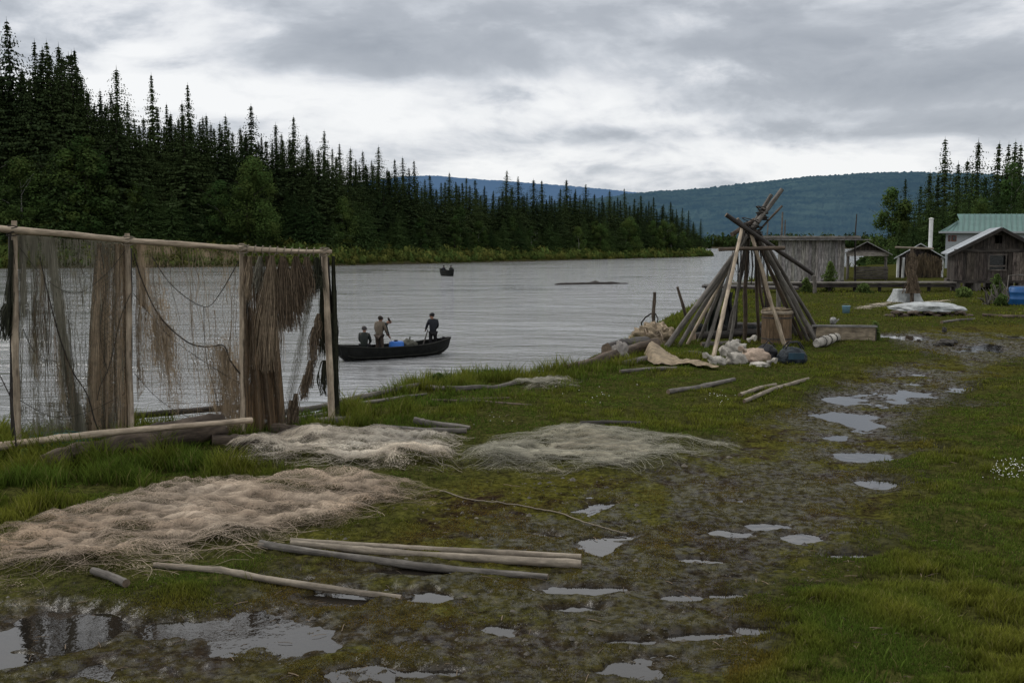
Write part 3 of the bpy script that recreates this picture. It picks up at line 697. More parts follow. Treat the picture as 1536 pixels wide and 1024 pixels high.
LUSH = [U(*p)[:2] for p in [(-300,690),(60,690),(250,680),(320,700),(450,712),(400,722),(280,728),(200,745),(60,785),(-60,812),(-300,850)]]
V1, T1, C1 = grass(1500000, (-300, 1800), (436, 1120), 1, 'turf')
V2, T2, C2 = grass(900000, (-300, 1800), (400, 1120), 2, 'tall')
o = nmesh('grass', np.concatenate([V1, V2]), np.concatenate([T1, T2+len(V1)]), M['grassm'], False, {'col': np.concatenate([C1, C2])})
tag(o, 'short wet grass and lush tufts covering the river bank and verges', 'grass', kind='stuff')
print('grass', len(V1)//5, len(V2)//5)
# ================= nets =================
def netmat(name, a, b, fine=(150, 7), cut=.5, rough=.9, soft=.05):
    t = NT(name); uv = t.co('UV'); dn = t.attr('dens'); 
    f1 = t.noise(t.map(uv, (fine[0], fine[1], 1)), 1, 3, .6); f2 = t.noise(t.map(uv, (fine[1]*1.6, fine[0]*.55, 1)), 1, 2, .6)
    pt = t.noise(t.map(uv, (4, 1.2, 1)), 1, 4, .6)
    sx_ = t.n('ShaderNodeSeparateXYZ'); wv_ = t.n('ShaderNodeVectorMath', operation='MULTIPLY_ADD'); nn_ = t.n('ShaderNodeTexNoise'); t.l(uv, nn_.inputs['Vector']); nn_.inputs['Scale'].default_value = 3.0; t.l(nn_.outputs['Color'], wv_.inputs[0]); wv_.inputs[1].default_value = (.12,.12,0); t.l(uv, wv_.inputs[2]); t.l(wv_.outputs[0], sx_.inputs[0])
    def dg_(sg): 
        q = t.math('FRACT', t.math('MULTIPLY', t.math('ADD' if sg > 0 else 'SUBTRACT', t.math('MULTIPLY', sx_.outputs[0], 1.5), sx_.outputs[1]), 20.))
        return t.math('ABSOLUTE', t.math('SUBTRACT', q, .5))
    knotl = t.ramp(t.math('MINIMUM', dg_(1), dg_(-1)), [(.03, 1), (.07, 0)])
    th = t.math('MAXIMUM', f1, t.math('SUBTRACT', f2, .06))
    s_ = t.math('ADD', t.math('ADD', t.math('MULTIPLY', th, .62), t.math('MULTIPLY', pt, .38)), t.math('MULTIPLY', t.math('SUBTRACT', dn, .5), .34))
    al = t.math('MAXIMUM', t.ramp(s_, [(cut, 0), (cut+soft, 1)]), t.math('MULTIPLY', knotl, t.ramp(dn, [(.15, 0), (.4, .8)])))
    c = t.mix(t.ramp(pt, [(.35,0),(.65,1)]), a, b); c = t.mix(t.ramp(f1, [(.35,.5),(.65,0)]), c, tuple(q*.35 for q in a)); c = t.mix(1., c, t.attr('col', 'Color'), 'MULTIPLY')
    d = t.n('ShaderNodeBsdfDiffuse'); tr = t.n('ShaderNodeBsdfTranslucent'); tp = t.n('ShaderNodeBsdfTransparent')
    t.l(c, d.inputs[0]); t.l(c, tr.inputs[0]); m1 = t.n('ShaderNodeMixShader'); m1.inputs[0].default_value = .3
    t.l(d.outputs[0], m1.inputs[1]); t.l(tr.outputs[0], m1.inputs[2]); m2 = t.n('ShaderNodeMixShader')
    t.l(al, m2.inputs[0]); t.l(tp.outputs[0], m2.inputs[1]); t.l(m1.outputs[0], m2.inputs[2]); t.l(m2.outputs[0], t.out.inputs[0])
    bp = t.bump(f1, .5, .004); t.l(bp, d.inputs['Normal'])
    return t.m
M['net_tan'] = netmat('tan_netting', (.23,.175,.115), (.34,.27,.19))
M['net_grey'] = netmat('grey_green_netting', (.13,.125,.095), (.21,.20,.16))
M['net_brown'] = netmat('brown_netting', (.13,.10,.068), (.25,.19,.13))
M['strand_tan'] = plain('tan_twine', (.27,.21,.145), .95, .35, 25); M['strand_grey'] = plain('grey_twine', (.17,.16,.125), .95, .35, 25)
M['strand_brown'] = plain('brown_twine', (.14,.105,.072), .95, .4, 25); M['strand_dark'] = plain('dark_olive_weed', (.035,.037,.022), .9, .4, 20)
postpx = [21, 194, 364, 493]; postY = [U(21,694)[1], U(194,672)[1], U(364,658)[1], U(497,642)[1]]
def RY(px, off=0): return float(np.interp(px, postpx, postY))+(0 if px > 21 else (px-21)*.004)+off
def RV(px, py, off=0): return Vector(V(px, py, RY(px, off)))
def railpy(px): return float(np.interp(px, [-40, 0, 30, 194, 364, 440, 497], [340, 343.5, 347, 361, 373, 377, 377.5]))
# sheets
def sheet(name, top, bot, mat, dens, label, nx=70, ny=60, fold=.05, ff=9, seed=0, off=.0, col=(1,1,1), smat=None, strands=0, ragged=.0):
    """a net hanging from photo-surveyed top line to bottom line; dens(u,v)"""
    rg = np.random.default_rng(seed); v = []; uv = []; dn = []; cl = []
    tx = lambda P, u: (np.interp(u, np.linspace(0, 1, len(P)), [p[0] for p in P]), np.interp(u, np.linspace(0, 1, len(P)), [p[1] for p in P]))
    def at(u, k):
        x0, y0 = tx(top, u); x1, y1 = tx(bot, u); sag = k+.0*k
        px = x0+(x1-x0)*sag; py = y0+(y1-y0)*k
        o = off+fold*(math.sin(u*ff*6.28+3*fbm(u*4, k*1.2, seed))*(.4+.6*k)+(float(fbm(u*6, k*3, seed+1))-.5)*1.5)
        px += (float(fbm(u*5+9, k*2.5, seed+2))-.5)*16*k*(1-.3*k)
        return RV(px, py, o)
    W_ = (RV(*tx(top, 1.))-RV(*tx(top, 0.))).length; H_ = (RV(*tx(top, .5))-RV(*tx(bot, .5))).length
    for j in range(ny+1):
        for i in range(nx+1):
            u, k = i/nx, j/ny; v.append(at(u, k)); uv.append((u*W_+seed, -k*H_)); dn.append(dens(u, k)); q = .8+.4*float(vn(u*14, k*2, seed)); cl.append((col[0]*q, col[1]*q, col[2]*q))
    I = np.arange((nx+1)*(ny+1)).reshape(ny+1, nx+1); f = np.stack([I[:-1,:-1], I[:-1,1:], I[1:,1:], I[1:,:-1]], -1).reshape(-1, 4)
    e = thing(name, label, 'fishing net', at(.5, 1.))
    nmesh('netting', np.array([tuple(p) for p in v]), f, mat, True, {'dens': dn, 'col': np.array(cl)}, uv=np.array(uv), parent=e)
    if strands:
        mb = MB()
        for q in range(strands):
            u = rg.random(); k0 = rg.random()*.5 if rg.random() < .6 else 0; k1 = min(1.02, k0+rg.uniform(.2, .9)); w_ = rg.uniform(.0012, .0035); dr = rg.normal(0, .03)
            if dens(min(1, max(0, u)), (k0+k1)/2) < rg.random()*.7: continue
            P = [at(min(1, max(0, u+dr*t_+.012*math.sin(t_*9+q))), k0+(k1-k0)*t_)+Vector((0, -.012, 0)) for t_ in np.linspace(0, 1, 9)]
            ribbon(mb, P, w_, rg, .3)
        mb.build('loose_strands', smat, e)
    return e
def ribbon(mb, P, w, rg, taper=.5, tone=None):
    n = len(P); vs = []; a = rg.uniform(-.8, .8); dx_ = Vector((math.cos(a), math.sin(a), 0))*w
    for i, p in enumerate(P):
        k = 1-taper*i/(n-1); vs += [p-dx_*k, p+dx_*k]
    t_ = tone or rg.uniform(.5, 1.35)
    mb.add(vs, [(2*i, 2*i+1, 2*i+3, 2*i+2) for i in range(n-1)], 0, (t_, t_, t_))
def bundle(mb, a, b, wt, wb, n, rg, bulge=.35, jit=.03, w=(.002,.006), off=0, sag=0):
    """ragged bundle of strands between photo points a and b; widths in photo px"""
    for q in range(n):
        r = rg.normal(0, .42); r = max(-1, min(1, r)); dz = rg.uniform(-.06, .06); L = 1-abs(rg.normal(0, .14))-(rg.random() < .12)*rg.random()*.5
        P = []
        ph = rg.random()*6; st = 0 if rg.random() < .6 else rg.random()*.6; kx = rg.normal(0, 2.2); ky = rg.uniform(3, 9); L = max(.3, L-(rg.random() < .35)*rg.random()*.45)
        for k in np.linspace(st, L, 8):
            wd = wt+(wb-wt)*k+bulge*wt*3*math.sin(k*3.14)
            px = a[0]+(b[0]-a[0])*k+r*wd/2+math.sin(k*ky+ph)*(.6+2.2*k)+kx*k*k; py = a[1]+(b[1]-a[1])*k+sag*math.sin(k*3.14)
            P.append(RV(px, py, off+dz+jit*math.sin(k*5+ph*2)))
        ribbon(mb, P, rg.uniform(*w)*.7, rg, .5, rg.uniform(.35, 1.45)*(.75+.5*float(vn(np.array([a[0]+r*3]), np.array([r*5]), 3)[0])))
sheet('fishing_net', [(26,352),(60,354),(100,358),(190,364)], [(30,672),(70,660),(120,664),(190,668)], M['net_grey'],
      lambda u, k: .36+.48*math.exp(-((u-.22-.02*k)/.05)**2)*(1-1.1*k)+.75*math.exp(-((u-.45-.22*k)/.05)**2)+.38*math.exp(-((u-.08)/.05)**2)*(k < .4)+.25*math.exp(-(k/.12)**2)+(.18 if k > .8 else 0),
      'sheer grey green fishing net hanging in the first bay of the rack', seed=1, strands=150, smat=M['strand_grey'], ff=5, fold=.06)
sheet('fishing_net', [(144,364),(188,366)], [(128,668),(190,670)], M['net_tan'], lambda u, k: .60+.35*math.exp(-((u-.15)/.2)**2)+.28*k-.25*math.exp(-((u-.55-.2*k)/.14)**2)*(k<.7), 'dense tan fishing net bunched against the second post of the rack', nx=30, seed=2, strands=220, smat=M['strand_tan'], ff=3, fold=.07, off=.02)
sheet('fishing_net', [(200,366),(230,368),(300,373),(358,378)], [(200,560),(250,610),(310,640),(360,655)], M['net_tan'],
      lambda u, k: .33+.38*math.exp(-((u-.28)/.12)**2-((k-.55)/.25)**2)+.55*math.exp(-((u-.92)/.13)**2)*ss(.35, .75, k)+.42*math.exp(-((u-.12)/.07)**2)*(k < .45)+.15*(k<.05), 'thin torn see-through net sagging across the second bay of the rack', seed=3, strands=130, smat=M['strand_tan'], ff=4, fold=.05)
sheet('fishing_net', [(363,384),(380,384),(405,384)], [(362,640),(395,655),(432,650)], M['net_brown'],
      lambda u, k: .30+.55*ss(.18, .45, k)+.10*math.sin(u*21)+.08*u-.15*(k < .3), 'dense brown net falling to the ground in the third bay beside the third post', nx=44, seed=4, strands=420, smat=M['strand_brown'], ff=4, fold=.09, off=.03, col=(1.15,1.05,.95))
sheet('fishing_net', [(204,400),(222,440),(245,480),(282,512),(334,519),(358,556)], [(206,600),(232,560),(262,628),(300,570),(334,640),(360,655)], M['net_tan'],
      lambda u, k: .38+.22*math.sin(u*17+1)+.25*(u > .8)-.10*k, 'ragged tan net hanging in swags from the thick head rope of the second bay', seed=6, strands=150, smat=M['strand_tan'], ff=5, fold=.07, off=-.03)
sheet('fishing_net', [(58,384),(72,440),(88,500),(118,575),(140,640)], [(40,540),(70,600),(100,640),(126,655),(146,662)], M['net_grey'],
      lambda u, k: .42+.20*math.sin(u*15)-.12*k, 'grey brown net fold hanging below the diagonal rope of the first bay', seed=7, strands=100, smat=M['strand_brown'], ff=4, fold=.06, off=-.03, col=(1.15,1.0,.85))
# bundles tied under the rail
rg = np.random.default_rng(5)
names_ = [('brown wispy net bunch tied to the rail just right of the third post', 374,384,372,455,14,12,M['strand_tan'],120),
 ('small pale net bunch, second from the third post along the rail', 390,384,386,440,12,14,M['strand_grey'],110),
 ('longest brown net bunch hanging halfway to the ground, middle of the third bay', 408,383,400,560,18,44,M['strand_tan'],520),
 ('thick shaggy brown net bunch right of the longest one', 424,384,432,500,16,44,M['strand_brown'],620),
 ('short pointed net bunch below the rail, third from the last post', 444,384,449,474,16,30,M['strand_brown'],380),
 ('dark pointed net bunch below the rail, second from the last post', 460,385,465,452,15,22,M['strand_brown'],240),
 ('short dark bunch of netting nearest the last post', 475,386,477,440,12,12,M['strand_dark'],170)]
for lab, x0, y0, x1, y1, w0, w1, m_, n_ in names_:
    e = thing('net_bunch', lab, 'fishing net', RV(x1, y1)); mb = MB(); bundle(mb, (x0, y0), (x1, y1), w0*.35, w1*1.2, n_, rg, .6, .03, (.002, .007), off=-.02)
    mb.build('strands', m_, e)
    mb = MB()
    for s_ in (-1, 1): mb.tube([RV(x0+s_*6, railpy(x0+s_*6)+4), RV(x0+s_*3, y0+2), RV(x0, y0+8)], .005, 5, col=(.8,.8,.8))
    mb.build('tie_cord', M['lash'], e)
e = thing('net_bunch', 'dark olive weedy strip of netting draped down both sides of the last post', 'fishing net', RV(492, 625)); mb = MB()
bundle(mb, (483,384), (486,540), 4, 6, 150, rg, .5, .02, (.003,.008), off=.14); bundle(mb, (500,384), (504,630), 3, 4, 130, rg, .4, .02, (.004,.010), off=.14)
for (x, y, l) in [(498,470,50),(483,470,60),(501,520,60),(487,540,55)]: bundle(mb, (x, y), (x+rg.uniform(-5,3), y+l), 8, 5, 60, rg, .5, .02, (.004,.010), off=.14)
mb.build('strands', M['strand_dark'], e)
e = thing('torn_net', 'torn grey net strip slanting down from the rail end to the ground', 'fishing net', RV(430, 640)); mb = MB()
for q in range(26):
    r = q/45; P = [RV(472-7*(1-r)+ (430-474+22*r)*k+3*math.sin(k*5+q), 440+(200-46*r)*k**1.05, -.05) for k in np.linspace(0, 1, 10)]
    ribbon(mb, P, .0014, rg, .2, rg.uniform(.5,1.))
for q in range(26):
    k = rg.random(); r0 = rg.random(); x = 470-42*k; y = 445+185*k; mb_w = rg.uniform(2, 16)
    P = [RV(x+mb_w*t_, y+2*math.sin(t_*3)-10*t_*k, -.05) for t_ in np.linspace(0, 1, 5)]; ribbon(mb, [p+Vector((0,0,0)) for p in P], .002, rg, 0)
mb.build('mesh_strip', M['strand_grey'], e); mb = MB()
for (x, y, l, w_) in [(472,490,62,11),(466,540,44,9),(458,562,40,9),(444,590,48,8),(436,600,60,7),(478,470,40,8)]: bundle(mb, (x, y), (x-3, y+l), w_*.6, w_, 90, rg, .5, .02, (.003,.009), off=-.05)
mb.build('rags', M['strand_brown'], e)
e = thing('net_bunch', 'dark wad of weed and netting hanging left of the first post', 'fishing net', RV(8, 500)); mb = MB()
bundle(mb, (18,360), (14,500), 4, 14, 160, rg, .5, .03, (.003,.008), off=.04); bundle(mb, (12,455), (6,512), 12, 22, 120, rg, .5, .03, (.003,.009), off=.04)
mb.build('strands', M['strand_dark'], e)
def ropeobj(label, pts, r=.005, mat=None, off=-.04, name='rope', cat='rope'):
    P = []; q = [Vector((p[0], p[1], 0)) for p in pts]
    for i in range(len(q)-1):
        a = q[max(0, i-1)]; b = q[i]; c = q[i+1]; d = q[min(len(q)-1, i+2)]
        for k in np.linspace(0, 1, 7)[:-1]:
            p = .5*((2*b)+(-a+c)*k+(2*a-5*b+4*c-d)*k*k+(-a+3*b-3*c+d)*k**3); P.append(RV(p.x, p.y, off+.01*math.sin(i*2+k*3)))
    P.append(RV(q[-1].x, q[-1].y, off)); mb = MB(); mb.tube(P, r, 5, rough=.5); return tag(mb.build(name, mat or M['rope'], smooth=True), label, cat)
ropeobj('dark rope falling diagonally across the net in the first bay', [(60,385),(72,440),(88,500),(108,555),(130,590),(142,630),(150,650)], .006)
ropeobj('thin cord sagging low at the left of the first bay', [(34,492),(50,525),(68,540),(84,543),(90,575)], .0035)
ropeobj('thick dark head rope swooping through the second bay to the third post', [(201,380),(215,425),(240,475),(280,512),(310,520),(335,518),(345,540),(360,560)], .007)
ropeobj('thin dark cord forming a shallow V below the rail in the second bay', [(228,385),(260,430),(306,460),(330,440),(358,392)], .0045)
ropeobj('thin vertical cord hanging from the V shaped cord in the second bay', [(306,460),(307,510),(312,550),(322,585),(327,610)], .0035)
ropeobj('cord looping down the tan net beside the second post', [(196,440),(180,480),(165,545),(150,580),(146,600)], .004)
ropeobj('short dark cord beside the third post', [(385,410),(376,440),(370,470),(372,450)], .004)
for lab, pts in [('thin cord sagging between first and second posts near the top', [(30,372),(70,420),(115,440),(160,410),(188,375)]), ('thin cord drooping low across the first bay above the log', [(30,600),(80,625),(130,618),(188,590)]),
 ('thin cord hanging from the rail beside the tan net', [(150,368),(158,430),(150,500),(162,560)]), ('thin ragged line sloping across the foot of the second bay', [(202,560),(240,600),(290,628),(356,640)]), ('thin cord crossing from second post down to the third post', [(200,440),(250,500),(310,545),(360,575)])]:
    ropeobj(lab, pts, .0028)
# ================= rack =================
e = thing('net_drying_rack', 'long pole rack of peeled birch posts hung with fishing nets', 'drying rack', RV(250, 668))
def pole(name, pts, rad, mat, parent=None, seed=0, seg=10, rough=.16, sub=10, capcol=(1,1,1), bend=.0, knots=True, extra=None):
    pts = [Vector(p) for p in pts]; P = []; Rr = []; rg_ = random.Random(seed)
    n = len(pts); rad = rad if hasattr(rad, '__len__') else [rad]*n
    for i in range(n-1):
        for k in range(sub):
            t_ = k/sub; p = pts[i].lerp(pts[i+1], t_); g_ = i+t_; bend_ = bend*.45
            off = Vector((mnoise.noise(Vector((g_*1.7, seed, 0))), mnoise.noise(Vector((g_*1.7, seed, 5))), mnoise.noise(Vector((g_*1.7, seed, 9)))))*bend_*math.sin(math.pi*g_/(n-1))
            P.append(p+off); Rr.append((rad[i]+(rad[i+1]-rad[i])*t_)*(1+.05*rg_.uniform(-1, 1)+(.16 if knots and rg_.random() < .10 else 0)))
    P.append(pts[-1]); Rr.append(rad[-1]); mb = MB()
    mb.tube(P, Rr, seg, 0, 1, rough=rough, seed=seed, capcol=capcol)
    if extra: extra(mb)
    return mb.build(name, [mat, M['end']], parent, smooth=True)
px2 = lambda Y, p: p*Y/F
for i, (xt, yt, xb, yb, w_, mt) in enumerate([(21,331,27,694,6.5,'birch'),(191,350,197,672,6,'birch'),(363,365,364,660,6,'birch'),(486,373,499,640,7,'birch')]):
    Y_ = postY[i]; pole('post', [V(xb, yb+8, Y_), V((xt+xb)/2, (yt+yb)/2, Y_), V(xt, yt, Y_)], [px2(Y_, w_)*.78, px2(Y_, w_*.70), px2(Y_, w_*.62)], M[mt], e, seed=i+3, bend=.03)
pole('post', [V(22,700,postY[0]+.1), V(17,345,postY[0]+.1)], .03, M['dark'], e, seed=9, bend=.03); pole('post', [V(193,668,postY[1]+.12), V(191,372,postY[1]+.12)], .045, M['dark'], e, seed=19, bend=.03)
pole('post', [V(505,636,postY[3]+.15), V(490,386,postY[3]+.15)], .03, M['dark'], e, seed=29, bend=.03)
rp = [(-70,338),(0,343.5),(100,351.5),(194,361),(280,367),(364,373),(440,377),(497,377.5)]
pole('top_rail', [V(x, y, RY(x)-.09) for x, y in rp], [.034,.033,.032,.031,.030,.028,.026,.022], M['birch'], e, seed=31, sub=6, bend=.01)
lr = [(-30,674,-.25),(30,665,-.16),(150,650,-.70),(260,640,-.85),(378,630,-.70)]
pole('lower_rail', [V(x, y, RY(x)+o) for x, y, o in lr], [.040,.036,.033,.031,.028], M['birch'], e, seed=33, sub=6, bend=.02)
for i, x in enumerate(postpx[:3]+[487]):
    mb = MB(); p = RV(x+(0,0,0,0)[i], railpy(x), -.05)
    for k in range(4):
        c = p+Vector((0, 0, -.03+.018*k)); mb.tube([c+Vector((math.cos(a)*.055, math.sin(a)*.09, .02*math.sin(a*1+k))) for a in np.linspace(0, 6.28, 12)], .006, 5, cap=False)
    mb.build('lashing', M['lash'] if i else M['rope'], e, smooth=True)
mb = MB()
for x in list(range(372, 485, 11)):
    p = RV(x, railpy(x), -.09); mb = MB(); mb.tube([p+Vector((0.006*math.sin(a), math.cos(a)*.04, math.sin(a)*.042)) for a in np.linspace(0, 6.28, 11)], .005, 5, cap=False); mb.build('cord_loop', M['lash'], e, smooth=True)
# bare twig left of the rack
mb = MB(); y0 = postY[0]-.2
mb.tube([V(24,668,y0), V(18,600,y0), V(0,563,y0), V(-14,550,y0)], [.008,.006,.005,.003], 5); mb.tube([V(14,590,y0), V(19,572,y0), V(17,545,y0)], [.005,.004,.002], 5); mb.tube([V(8,575,y0), V(-4,582,y0)], [.004,.002], 4)
tag(mb.build('bare_twig', M['dark'], smooth=True), 'bare forked dark twig standing left of the first post', 'twig')
# ================= logs and poles lying about =================
def lying(name, label, cat, pts, rad, mat, seed, bend=.02, lift=0, rough=.16, group=None, mbx=None, seg=10):
    P = []; n = len(pts); rad = rad if hasattr(rad, '__len__') else [rad]*n
    for i, p in enumerate(pts):
        x, y, _ = U(p[0], p[1]); dz = p[2] if len(p) > 2 else 0; P.append(Vector((x, y, max(-.02, gz(x, y))+rad[i]*.75+dz+lift)))
    o = pole(name, P, rad, mat, None, seed, seg, rough, 8, bend=bend); return tag(o, label, cat, group)
lying('driftwood_log', 'large dark weathered driftwood trunk lying under the rack', 'log', [(66,716),(120,704),(190,692),(250,680),(330,664)], [.06,.09,.12,.135,.14], M['brown'], 51, .10, .05, .34, seg=20)
lying('driftwood_log', 'short brown log with dark end just right of the big driftwood trunk', 'log', [(318,672),(360,669),(402,668)], [.065,.07,.06], M['brown'], 52, .01, -.02, .25)
lying('log', 'thin grey brown log behind the rack, left of the tan net', 'log', [(40,662),(90,660),(150,662)], [.05,.055,.05], M['brown'], 53, .02, .02)
lying('pole', 'straight dark pole lying behind the posts of the second bay', 'pole', [(150,650,.10),(240,642,.10),(372,632,.12)], [.038,.038,.034], M['dark'], 54, .01, .06)
lying('pole', 'short light brown pole behind the second bay, below the dark one', 'pole', [(190,655,.03),(240,652,.02),(292,655,.0)], [.036,.036,.032], M['brown'], 55, .01, .0)
lying('driftwood_log', 'broken reddish brown log end between third post and last post', 'log', [(410,655),(440,658),(474,664)], [.07,.085,.05], M['brown'], 56, .02, -.01, .4)
lying('pole', 'pale grey pole lying at the foot of the last post, slanting up right', 'pole', [(406,650),(450,637),(496,629),(520,624)], [.042,.042,.036,.026], M['grey'], 57, .02)
lying('pole', 'long dark grey pole sloping up right along the bank edge', 'pole', [(420,630,.08),(480,618,.05),(560,600,.05),(640,583,.06)], [.036,.038,.038,.03], M['grey'], 58, .05)
lying('pole', 'thin whitish pole in the grass right of the last post', 'pole', [(515,616),(560,610),(610,601),(640,595)], [.02,.022,.02,.015], M['grey'], 59, .03, .02)
lying('plank', 'grey plank lying in grass right of the last post foot', 'plank', [(474,643),(500,642),(526,640)], [.045,.05,.045], M['grey'], 60, .0)
lying('driftwood_log', 'dark mossy branch in the grass beyond the far end of the grey pole', 'log', [(640,586),(680,590),(740,583),(800,572)], [.035,.04,.035,.025], M['grey'], 61, .06)
lying('pole', 'long thin brown stick in the grass right of the bank poles', 'pole', [(648,603),(720,607),(798,611)], [.022,.02,.015], M['brown'], 62, .02)
lying('pole', 'second shorter stick just above the long thin brown one', 'pole', [(690,602),(730,603),(765,602)], [.018,.02,.012], M['brown'], 63, .02)
lying('plank', 'pale flat plank lying behind the beige net', 'plank', [(560,649),(640,654),(700,655)], [.03,.03,.03], M['grey'], 64, .02)
lying('driftwood_log', 'short knobbly grey driftwood piece behind the beige net', 'log', [(622,644),(650,646),(705,650)], [.05,.04,.025], M['grey'], 65, .03, 0, .4)
lying('pole', 'dark short pole behind the greenish net', 'pole', [(870,643),(915,643),(962,642)], [.022,.024,.022], M['dark'], 66, .01)
lying('pole', 'long bleached pole, uppermost of the three lying on the mud', 'pole', [(436,812),(560,820),(700,829),(872,840)], [.018,.020,.022,.024], M['pale'], 67, .015)
lying('pole', 'bleached pole lying in the middle of the three on the mud', 'pole', [(437,819),(560,829),(700,839),(872,852)], [.022,.026,.028,.028], M['pale'], 68, .012)
lying('pole', 'darker brown streaked pole, lowest of the three lying on the mud', 'pole', [(390,826),(500,838),(640,850),(822,866)], [.026,.025,.024,.021], M['grey'], 69, .02)
lying('pole', 'single split grey pole in front of the three, ending in water', 'pole', [(232,861),(330,868),(460,882),(602,896)], [.018,.022,.022,.018], M['pale'], 70, .02)
lying('pole', 'short round stub of pole at the front edge of the tan ground net', 'pole', [(140,874),(165,880),(190,890)], [.024,.026,.026], M['grey'], 71, .0, .01)
lying('pole', 'leftmost pale pole in the grass before the tepee frame', 'pole', [(1002,595),(1050,587),(1101,575)], [.036,.038,.033], M['grey'], 72, .015)
lying('pole', 'short pale pole, upper of the pair right of the sacks', 'pole', [(1110,597),(1135,590),(1163,583)], [.030,.032,.03], M['pale'], 73, .01)
lying('pole', 'long pale pole, lower of the pair right of the sacks', 'pole', [(1116,608),(1160,592),(1212,574)], [.026,.03,.026], M['pale'], 74, .015)
lying('driftwood_log', 'thick charred round log lying on the bank left of the tepee', 'log', [(911,531,.0),(940,527),(971,524)], [.14,.16,.15], M['dark'], 75, .0, -.03, .3, seg=16)
lying('driftwood_log', 'second dark log wedged under the charred round one', 'log', [(925,540),(950,536),(985,530)], [.09,.10,.09], M['dark'], 76, .0, .0, .3)
lying('log', 'long dark log pointing left with a cut end, near the bank', 'log', [(846,560),(880,553),(930,544,.06),(984,536,.12)], [.075,.08,.09,.10], M['brown'], 77, .02, .0, .3, seg=14)
lying('log', 'grey log lying below the long dark one, toward the beige canvas', 'log', [(930,552),(960,547),(1000,540)], [.05,.055,.05], M['grey'], 78, .02)
lying('plank', 'weathered flat plank lying between canvas and tepee poles', 'plank', [(1008,536),(1035,533),(1066,536)], [.035,.06,.03], M['grey'], 79, .02, -.02)
lying('plank', 'thin grey batten lying in front of the beige canvas', 'plank', [(930,562),(970,560),(1015,559)], [.03,.03,.03], M['grey'], 80, .0)
for (a, b, r, s_, l_) in [((1040,512),(1146,506),.10,81,'dark log lying behind the tepee legs, nearer one'),((1046,502),(1150,497),.11,82,'dark log lying behind the tepee legs, farther one'),((1052,521),(1110,520),.05,83,'thin grey pole lying across the foot of the tepee')]:
    lying('log', l_, 'log', [a, ((a[0]+b[0])/2, (a[1]+b[1])/2), b], r, M['dark'] if s_ < 83 else M['grey'], s_, .02, 0, .3)
# rope on the mud
P = [G(660+280*k, 738+58*k+4*math.sin(k*9), .012) for k in np.linspace(0, 1, 40)]
mb = MB(); mb.tube(P, .006, 5); tag(mb.build('rope', M['lash'], smooth=True), 'thin pale rope running from net corner across the mud', 'rope')
# teal rope tangle
mb = MB(); rg = np.random.default_rng(3); c = G(95, 690, .05); P = []; c0 = np.array(c)
for k in range(260):
    a = k*.41; r = .16+.10*math.sin(k*.23)+.05*rg.random(); P.append(Vector((c0[0]+math.cos(a)*r*1.2, c0[1]+math.sin(a)*r, c0[2]+.07+.07*math.sin(k*.37)+.03*rg.random())))
mb.tube(P, .006, 5); M['teal'] = plain('teal_rope', (.03,.13,.12), .7, .4, 20); tag(mb.build('rope_tangle', M['teal'], smooth=True), 'teal rope tangle in the grass beneath the first bay', 'rope')
# ================= nets on the ground =================
M['gnet_tan'] = netmat('tan_ground_netting', (.33,.255,.19), (.50,.41,.32), (130, 60), .42, soft=.16)
M['gnet_pale'] = netmat('pale_ground_netting', (.50,.43,.34), (.68,.60,.49), (130, 60), .42, soft=.16)
M['gnet_green'] = netmat('greenish_ground_netting', (.25,.24,.18), (.42,.39,.31), (130, 60), .43, soft=.16)
M['gs_tan'] = plain('tan_ground_twine', (.50,.40,.30), .95, .3, 18); M['gs_pale'] = plain('pale_ground_twine', (.70,.62,.50), .95, .3, 18); M['gs_green'] = plain('greenish_ground_twine', (.44,.42,.33), .95, .3, 18)
def ridge(x, y, s, sc_=1.0):
    a = fbm(x*sc_, y*sc_, s, 4); return 1-np.abs(a-.5)*4
def netH(x, y, kind):
    z = np.maximum(ground(x, y)[0], -.02)
    if kind == 'a': h = .015+.07*np.clip(ridge(x+.4*y, y*2.2, 61, .9), 0, 1)**2+.035*fbm(x*5, y*8, 62, 3)+.05*np.clip(fbm(x*.9, y*1.4, 63, 2)-.4, 0, 1)*3
    elif kind == 'b': h = .02+.18*np.clip(fbm(x*1.5+3, y*1.1, 71, 2)-.42, 0, 1)**1.0+.05*np.clip(ridge(x*1.2, y*2.5, 72), 0, 1)**2+.02*fbm(x*7, y*7, 73, 2)
    else: h = .02+.13*np.clip(fbm(x*1.2+7, y*1.1, 74, 2)-.42, 0, 1)+.05*np.clip(ridge(x*1.4, y*2.5, 75), 0, 1)**2+.02*fbm(x*7, y*7, 76, 2)
    wr = np.clip(ridge(x*1.0+.5*y, y*2.6, 91, 2.6), 0, 1)**1.5; h = h*(.5 if kind != 'c' else .3)+.055*wr+.02*np.clip(ridge(x*1.3, y*1.5, 93, 6.), 0, 1)
    if kind == 'c': h = h*.6
    if kind in 'bc':
        for (px, py, rx, hh_) in ([(470,672,.24,.10),(560,668,.3,.05),(610,700,.36,.07),(395,684,.22,.06),(365,690,.2,.05),(655,662,.25,.05)] if kind == 'b' else [(872,660,.4,.05),(700,700,.35,.05),(740,690,.3,.05)]):
            c_ = U(px, py); h = h+hh_*np.exp(-(((x-c_[0])/rx)**2+((y-c_[1])/(rx*.8))**2))
    return z, h
